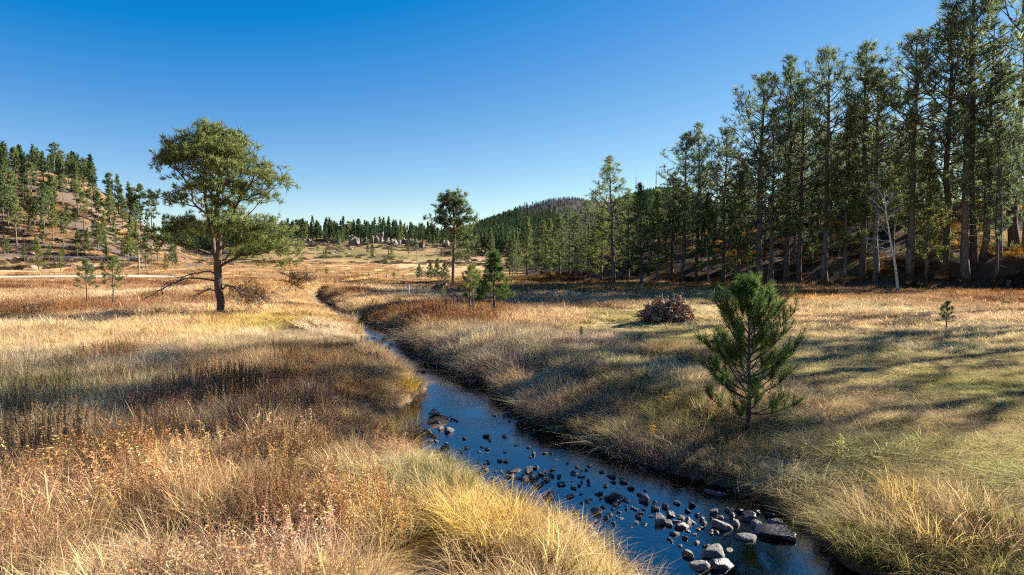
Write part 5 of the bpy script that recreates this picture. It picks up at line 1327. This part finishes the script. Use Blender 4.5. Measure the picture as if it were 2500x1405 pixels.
# ------------------------------------------------------------------ birch, snags, shrubs, stumps
def dead_tree(name, label, px, py, pts, r0, mat, ntw, tl, seed, cat='tree', fan=None):
    b = hit(px, py); k_ = b[1] / F; r = np.random.default_rng(seed)
    P = np.array([((x - px) * k_, dy, (py - y) * k_) for x, y, dy in pts]); P[0, 2] -= .3
    t = thing(name, label, cat, b); mb = MB(); mb.add(*tube(P, np.linspace(r0, r0 * .25, len(P)), 7))
    tk = link('trunk', mb.mesh('trunk', mat, True), t)
    for (j, dx, dz, L) in (fan or []):
        j0 = min(int(j), len(P) - 2); o = P[j0] + (P[j0+1] - P[j0]) * (j - j0); mb = MB()
        p = bend(r, o, (dx, r.normal() * .4, dz), L, 6, .05, .1); twig_fan(mb, r, p, r0 * .22, ntw, tl)
        link('branch', mb.mesh('branch', mat, True), tk)
    return t
dead_tree('birch_tree', 'leaning white bare birch at the forest edge', 2194, 716, [(2194,716,0),(2184,650,0),(2172,590,.1),(2160,520,.2),(2155,470,.3)], .15, M['birch'], 12, 1.1, 901,
          fan=[(2.2, -.9, .5, 2.4), (2.6, -.8, .6, 2.8), (3.0, -.7, .7, 2.6), (3.4, -.6, .8, 2.4), (2.0, -.95, .1, 2.2), (1.7, -.9, 0, 2.0), (3.2, .5, .9, 1.8), (2.8, .6, .7, 1.5), (1.4, -1, -.1, 2.3)])
dead_tree('dead_tree', 'pale leaning dead stick on the dark bank right of the bushy pine', 1645, 668, [(1645,668,0),(1640,640,0),(1631,604,0)], .09, M['deadwood'], 3, .4, 902)
dead_tree('dead_tree', 'slim pale leaning stem in front of the slim green pine', 1732, 698, [(1732,698,0),(1727,650,0),(1724,590,.1)], .08, M['deadwood'], 3, .4, 903)
dead_tree('dead_tree', 'pale leaning dead stem beside the broad dark pine, right of it', 1872, 697, [(1872,697,0),(1877,650,0),(1880,600,0)], .09, M['deadwood'], 3, .4, 904)
for n, (px, py, w, lab) in enumerate(((2060, 690, 60, 'bare twiggy shrub left of the white birch'), (2130, 712, 60, 'fallen bare branches at the foot of the birch'), (1440, 722, 70, 'dark driftwood branches lying in the meadow before the forest'), (690, 800, 60, 'thin dead branch on the green patch right of the great pine'), (1085, 706, 50, 'tangle of bare twigs around the lone pine trunk'), (810, 772, 60, 'dark dead brush beside the upper creek bend'))):
    b = hit(px, py); k_ = b[1] / F; r = np.random.default_rng(930 + n); t = thing('bare_shrub', lab, 'shrub', b)
    for _ in range(9):
        a = r.uniform(0, 6.28); mb = MB(); el = r.uniform(.2, 1.2) if n in (0, 4) else r.uniform(.05, .4)
        twig_fan(mb, r, bend(r, (0, 0, -.05), (math.cos(a) * math.cos(el), math.sin(a) * math.cos(el) * .5, math.sin(el)), w * k_ * r.uniform(.4, .9), 6, 0, .16), .028 if n != 2 else .05, 5, w * k_ * .3)
        link('branch', mb.mesh('branch', M['deadwood'] if n in (0, 4) else M['bark'], True), t)
def stump(px, py, w, h, label, mat):
    b = hit(px, py); k_ = b[1] / F; r = np.random.default_rng(px)
    mb = MB(); V_, F_ = tube(np.array([(0, 0, -.2), (0, 0, h * k_ * .5), (.02, 0, h * k_)]), np.array([w * .62, w * .5, w * .44]) * k_, 14); V_[:, :2] *= (1 + .12 * noise3(V_, 5, 3))[:, None]; mb.add(V_, F_)
    for a in np.arange(5) * 1.25: mb.add(*tube(bend(r, (math.cos(a) * w * k_ * .4, math.sin(a) * w * k_ * .4, .12), (math.cos(a), math.sin(a), -.25), w * k_ * .55, 4, -.3, .1), np.array([.07, .06, .04, .02]), 5))
    t = thing('tree_stump', label, 'stump', b); link('trunk', mb.mesh('stump', mat, True), t)
stump(2465, 750, 32, 13, 'low weathered stump in the meadow at the right edge', M['root'])
stump(2462, 706, 12, 22, 'small dark upright stump at the forest foot near the right edge', M['bark'])

# ------------------------------------------------------------------ granite outcrops on the middle ridge
for n, (px, top, bot, w) in enumerate(((756,560,578,22),(795,574,600,26),(826,582,604,30),(859,566,604,26),(878,580,606,18),(893,585,612,18),(909,578,612,16),(921,584,610,12),(931,576,614,18),(945,592,612,14),(962,578,608,20),(975,582,604,16),(990,580,606,18),(1010,586,612,26),(1030,592,616,24),(1090,612,640,34),(1240,588,616,30),(1215,600,622,24),(870,590,622,30),(1000,600,624,30))):
    Yr = 372 + 6 * math.sin(n * 1.7); b = at_dist(px, Yr); k_ = Yr / F; r = np.random.default_rng(1000 + n)
    hgt_ = (bot - top) * k_ * 1.15; zc = max(z_at((top + bot) / 2, Yr), b[2] + hgt_ * .25)
    V_ = ICO3[0].copy()
    for _ in range(14):
        nn_ = nrm(r.normal(size=3) * np.array([1, 1, .45])); o_ = r.uniform(.5, .85); dd = V_ @ nn_ - o_; V_ = V_ - np.where(dd > 0, dd * .9, 0)[:, None] * nn_
    V_ = V_ * (1 + .5 * noise3(V_, 2.4, n) + .45 * np.abs(noise3(V_, 5, n + 40)) + .2 * noise3(V_, 10, n + 80))[:, None]
    o = link('rock_outcrop', tri_mesh('rock_outcrop', V_, ICO3[1], M['cliff']), None, (b[0], b[1], b[2] + hgt_ * .12), r.uniform(0, 6), (w * k_ * .42, w * k_ * .42, hgt_ * .36))
    ranked(tag(o, 'crag', 'rock', 'granite crags on the middle ridge'), px, '# pale granite crag from the left on the middle ridge')

# ------------------------------------------------------------------ fence posts, power line, radio masts
def post(px, py, top, mat, label, rad=.05, name='fence_post', group='fence posts'):
    b = hit(px, py); h = z_at(top, b[1]) - b[2]; V_, F_ = tube(np.array([(0, 0, -.3), (.01, 0, h * .6), (.02, 0, h)]), np.array([rad, rad, rad * .9]), 8)
    mb = MB(); mb.add(V_, F_); mb.add(*tube(np.array([(.02, 0, h), (.02, 0, h + rad * .4)]), np.array([rad * .9, rad * .35]), 8))
    tag(link(name, mb.mesh(name, mat, True), None, b), label, 'post', group); return b, h
post(998, 728, 697, M['post_white'], 'white upright post in the meadow left of the root ball', .06)
post(1567, 716, 694, M['post'], 'grey fence post between the bushy pine and the root heap', .09)
post(1781, 716, 703, M['post'], 'thin grey post behind the young pine', .06)
post(508, 765, 741, M['post_yellow'], 'thin yellow post left of the great pine trunk', .03)
post(603, 748, 735, M['post'], 'short dark post right of the great pine trunk', .06)
for n, px in enumerate((768, 775, 842, 896, 944, 984)): post(px, 684, 673 if px != 842 else 664, M['post'], f'{ORD[n]} thin fence post from the left on the far middle meadow', .12, group='far fence posts')
prev = None
for n, px in enumerate((30, 70, 98, 122, 149, 180, 215, 235, 262, 300)): post(px, 675, 667, M['post'], f'{ORD[n]} small fence post from the left beyond the gravel road', .10, group='roadside fence posts')
b, h = post(340, 678, 626, M['post'], 'wooden power pole beside the gravel road', .16, 'power_pole', 'power line')
p2 = at_dist(-260, b[1] * 1.12)
mb = MB(); mb.add(*tube(np.array([(0, 0, -.3), (.02, 0, h)]), np.array([.16, .14]), 8)); tag(link('power_pole', mb.mesh('power_pole', M['post'], True), None, p2), 'wooden power pole beyond the left edge of the picture', 'post', 'power line')
for n, dz in enumerate((0, -.35)):
    q = np.linspace(0, 1, 24); A_ = b + np.array([0, 0, h + dz - .05]); B_ = p2 + np.array([0, 0, h + dz - .05])
    W_ = A_ + (B_ - A_) * q[:, None]; W_[:, 2] -= 1.1 * 4 * q * (1 - q) * .6
    mb = MB(); mb.add(*tube(W_, np.full(24, .035), 4)); tag(link('power_wire', mb.mesh('power_wire', M['steel'], True)), ('upper' if n == 0 else 'lower') + ' overhead wire sagging left from the power pole', 'wire', 'power line')
for px, top, lab in ((1551, 420, 'left and shorter of two radio masts on the mountain'), (1600, 403, 'right and taller of two radio masts on the mountain')):
    b = at_dist(px, 1490); h = z_at(top, b[1]) - b[2]; t = thing('radio_mast', lab, 'mast', b)
    leg = [np.array((math.cos(a), math.sin(a), 0)) * .9 for a in (0, 2.09, 4.19)]
    for l_ in leg:
        mb = MB(); mb.add(*tube(np.array([l_ - np.array([0, 0, 2]), l_ * .8 + np.array([0, 0, h * .8])]), np.array([.3, .24]), 5)); link('leg', mb.mesh('leg', M['steel']), t)
    mb = MB()
    for zz_ in np.arange(0, h * .8, 2.2):
        for a_ in range(3): mb.add(*tube(np.array([leg[a_] * .95 + np.array([0, 0, zz_]), leg[(a_ + 1) % 3] * .95 + np.array([0, 0, zz_ + 2.2])]), np.array([.14, .14]), 3))
    link('lattice', mb.mesh('lattice', M['steel']), t)
    mb = MB(); mb.add(*tube(np.array([(0, 0, h * .79), (0, 0, h)]), np.array([.3, .12]), 5)); link('antenna', mb.mesh('antenna', M['steel']), t)
    for zz_ in (h * .42, h * .5): mb = MB(); mb.add(*box((0, 0, zz_), (2.6, 2.6, 1.2))); link('dish_frame', mb.mesh('dish_frame', M['steel']), t)
rank_labels()
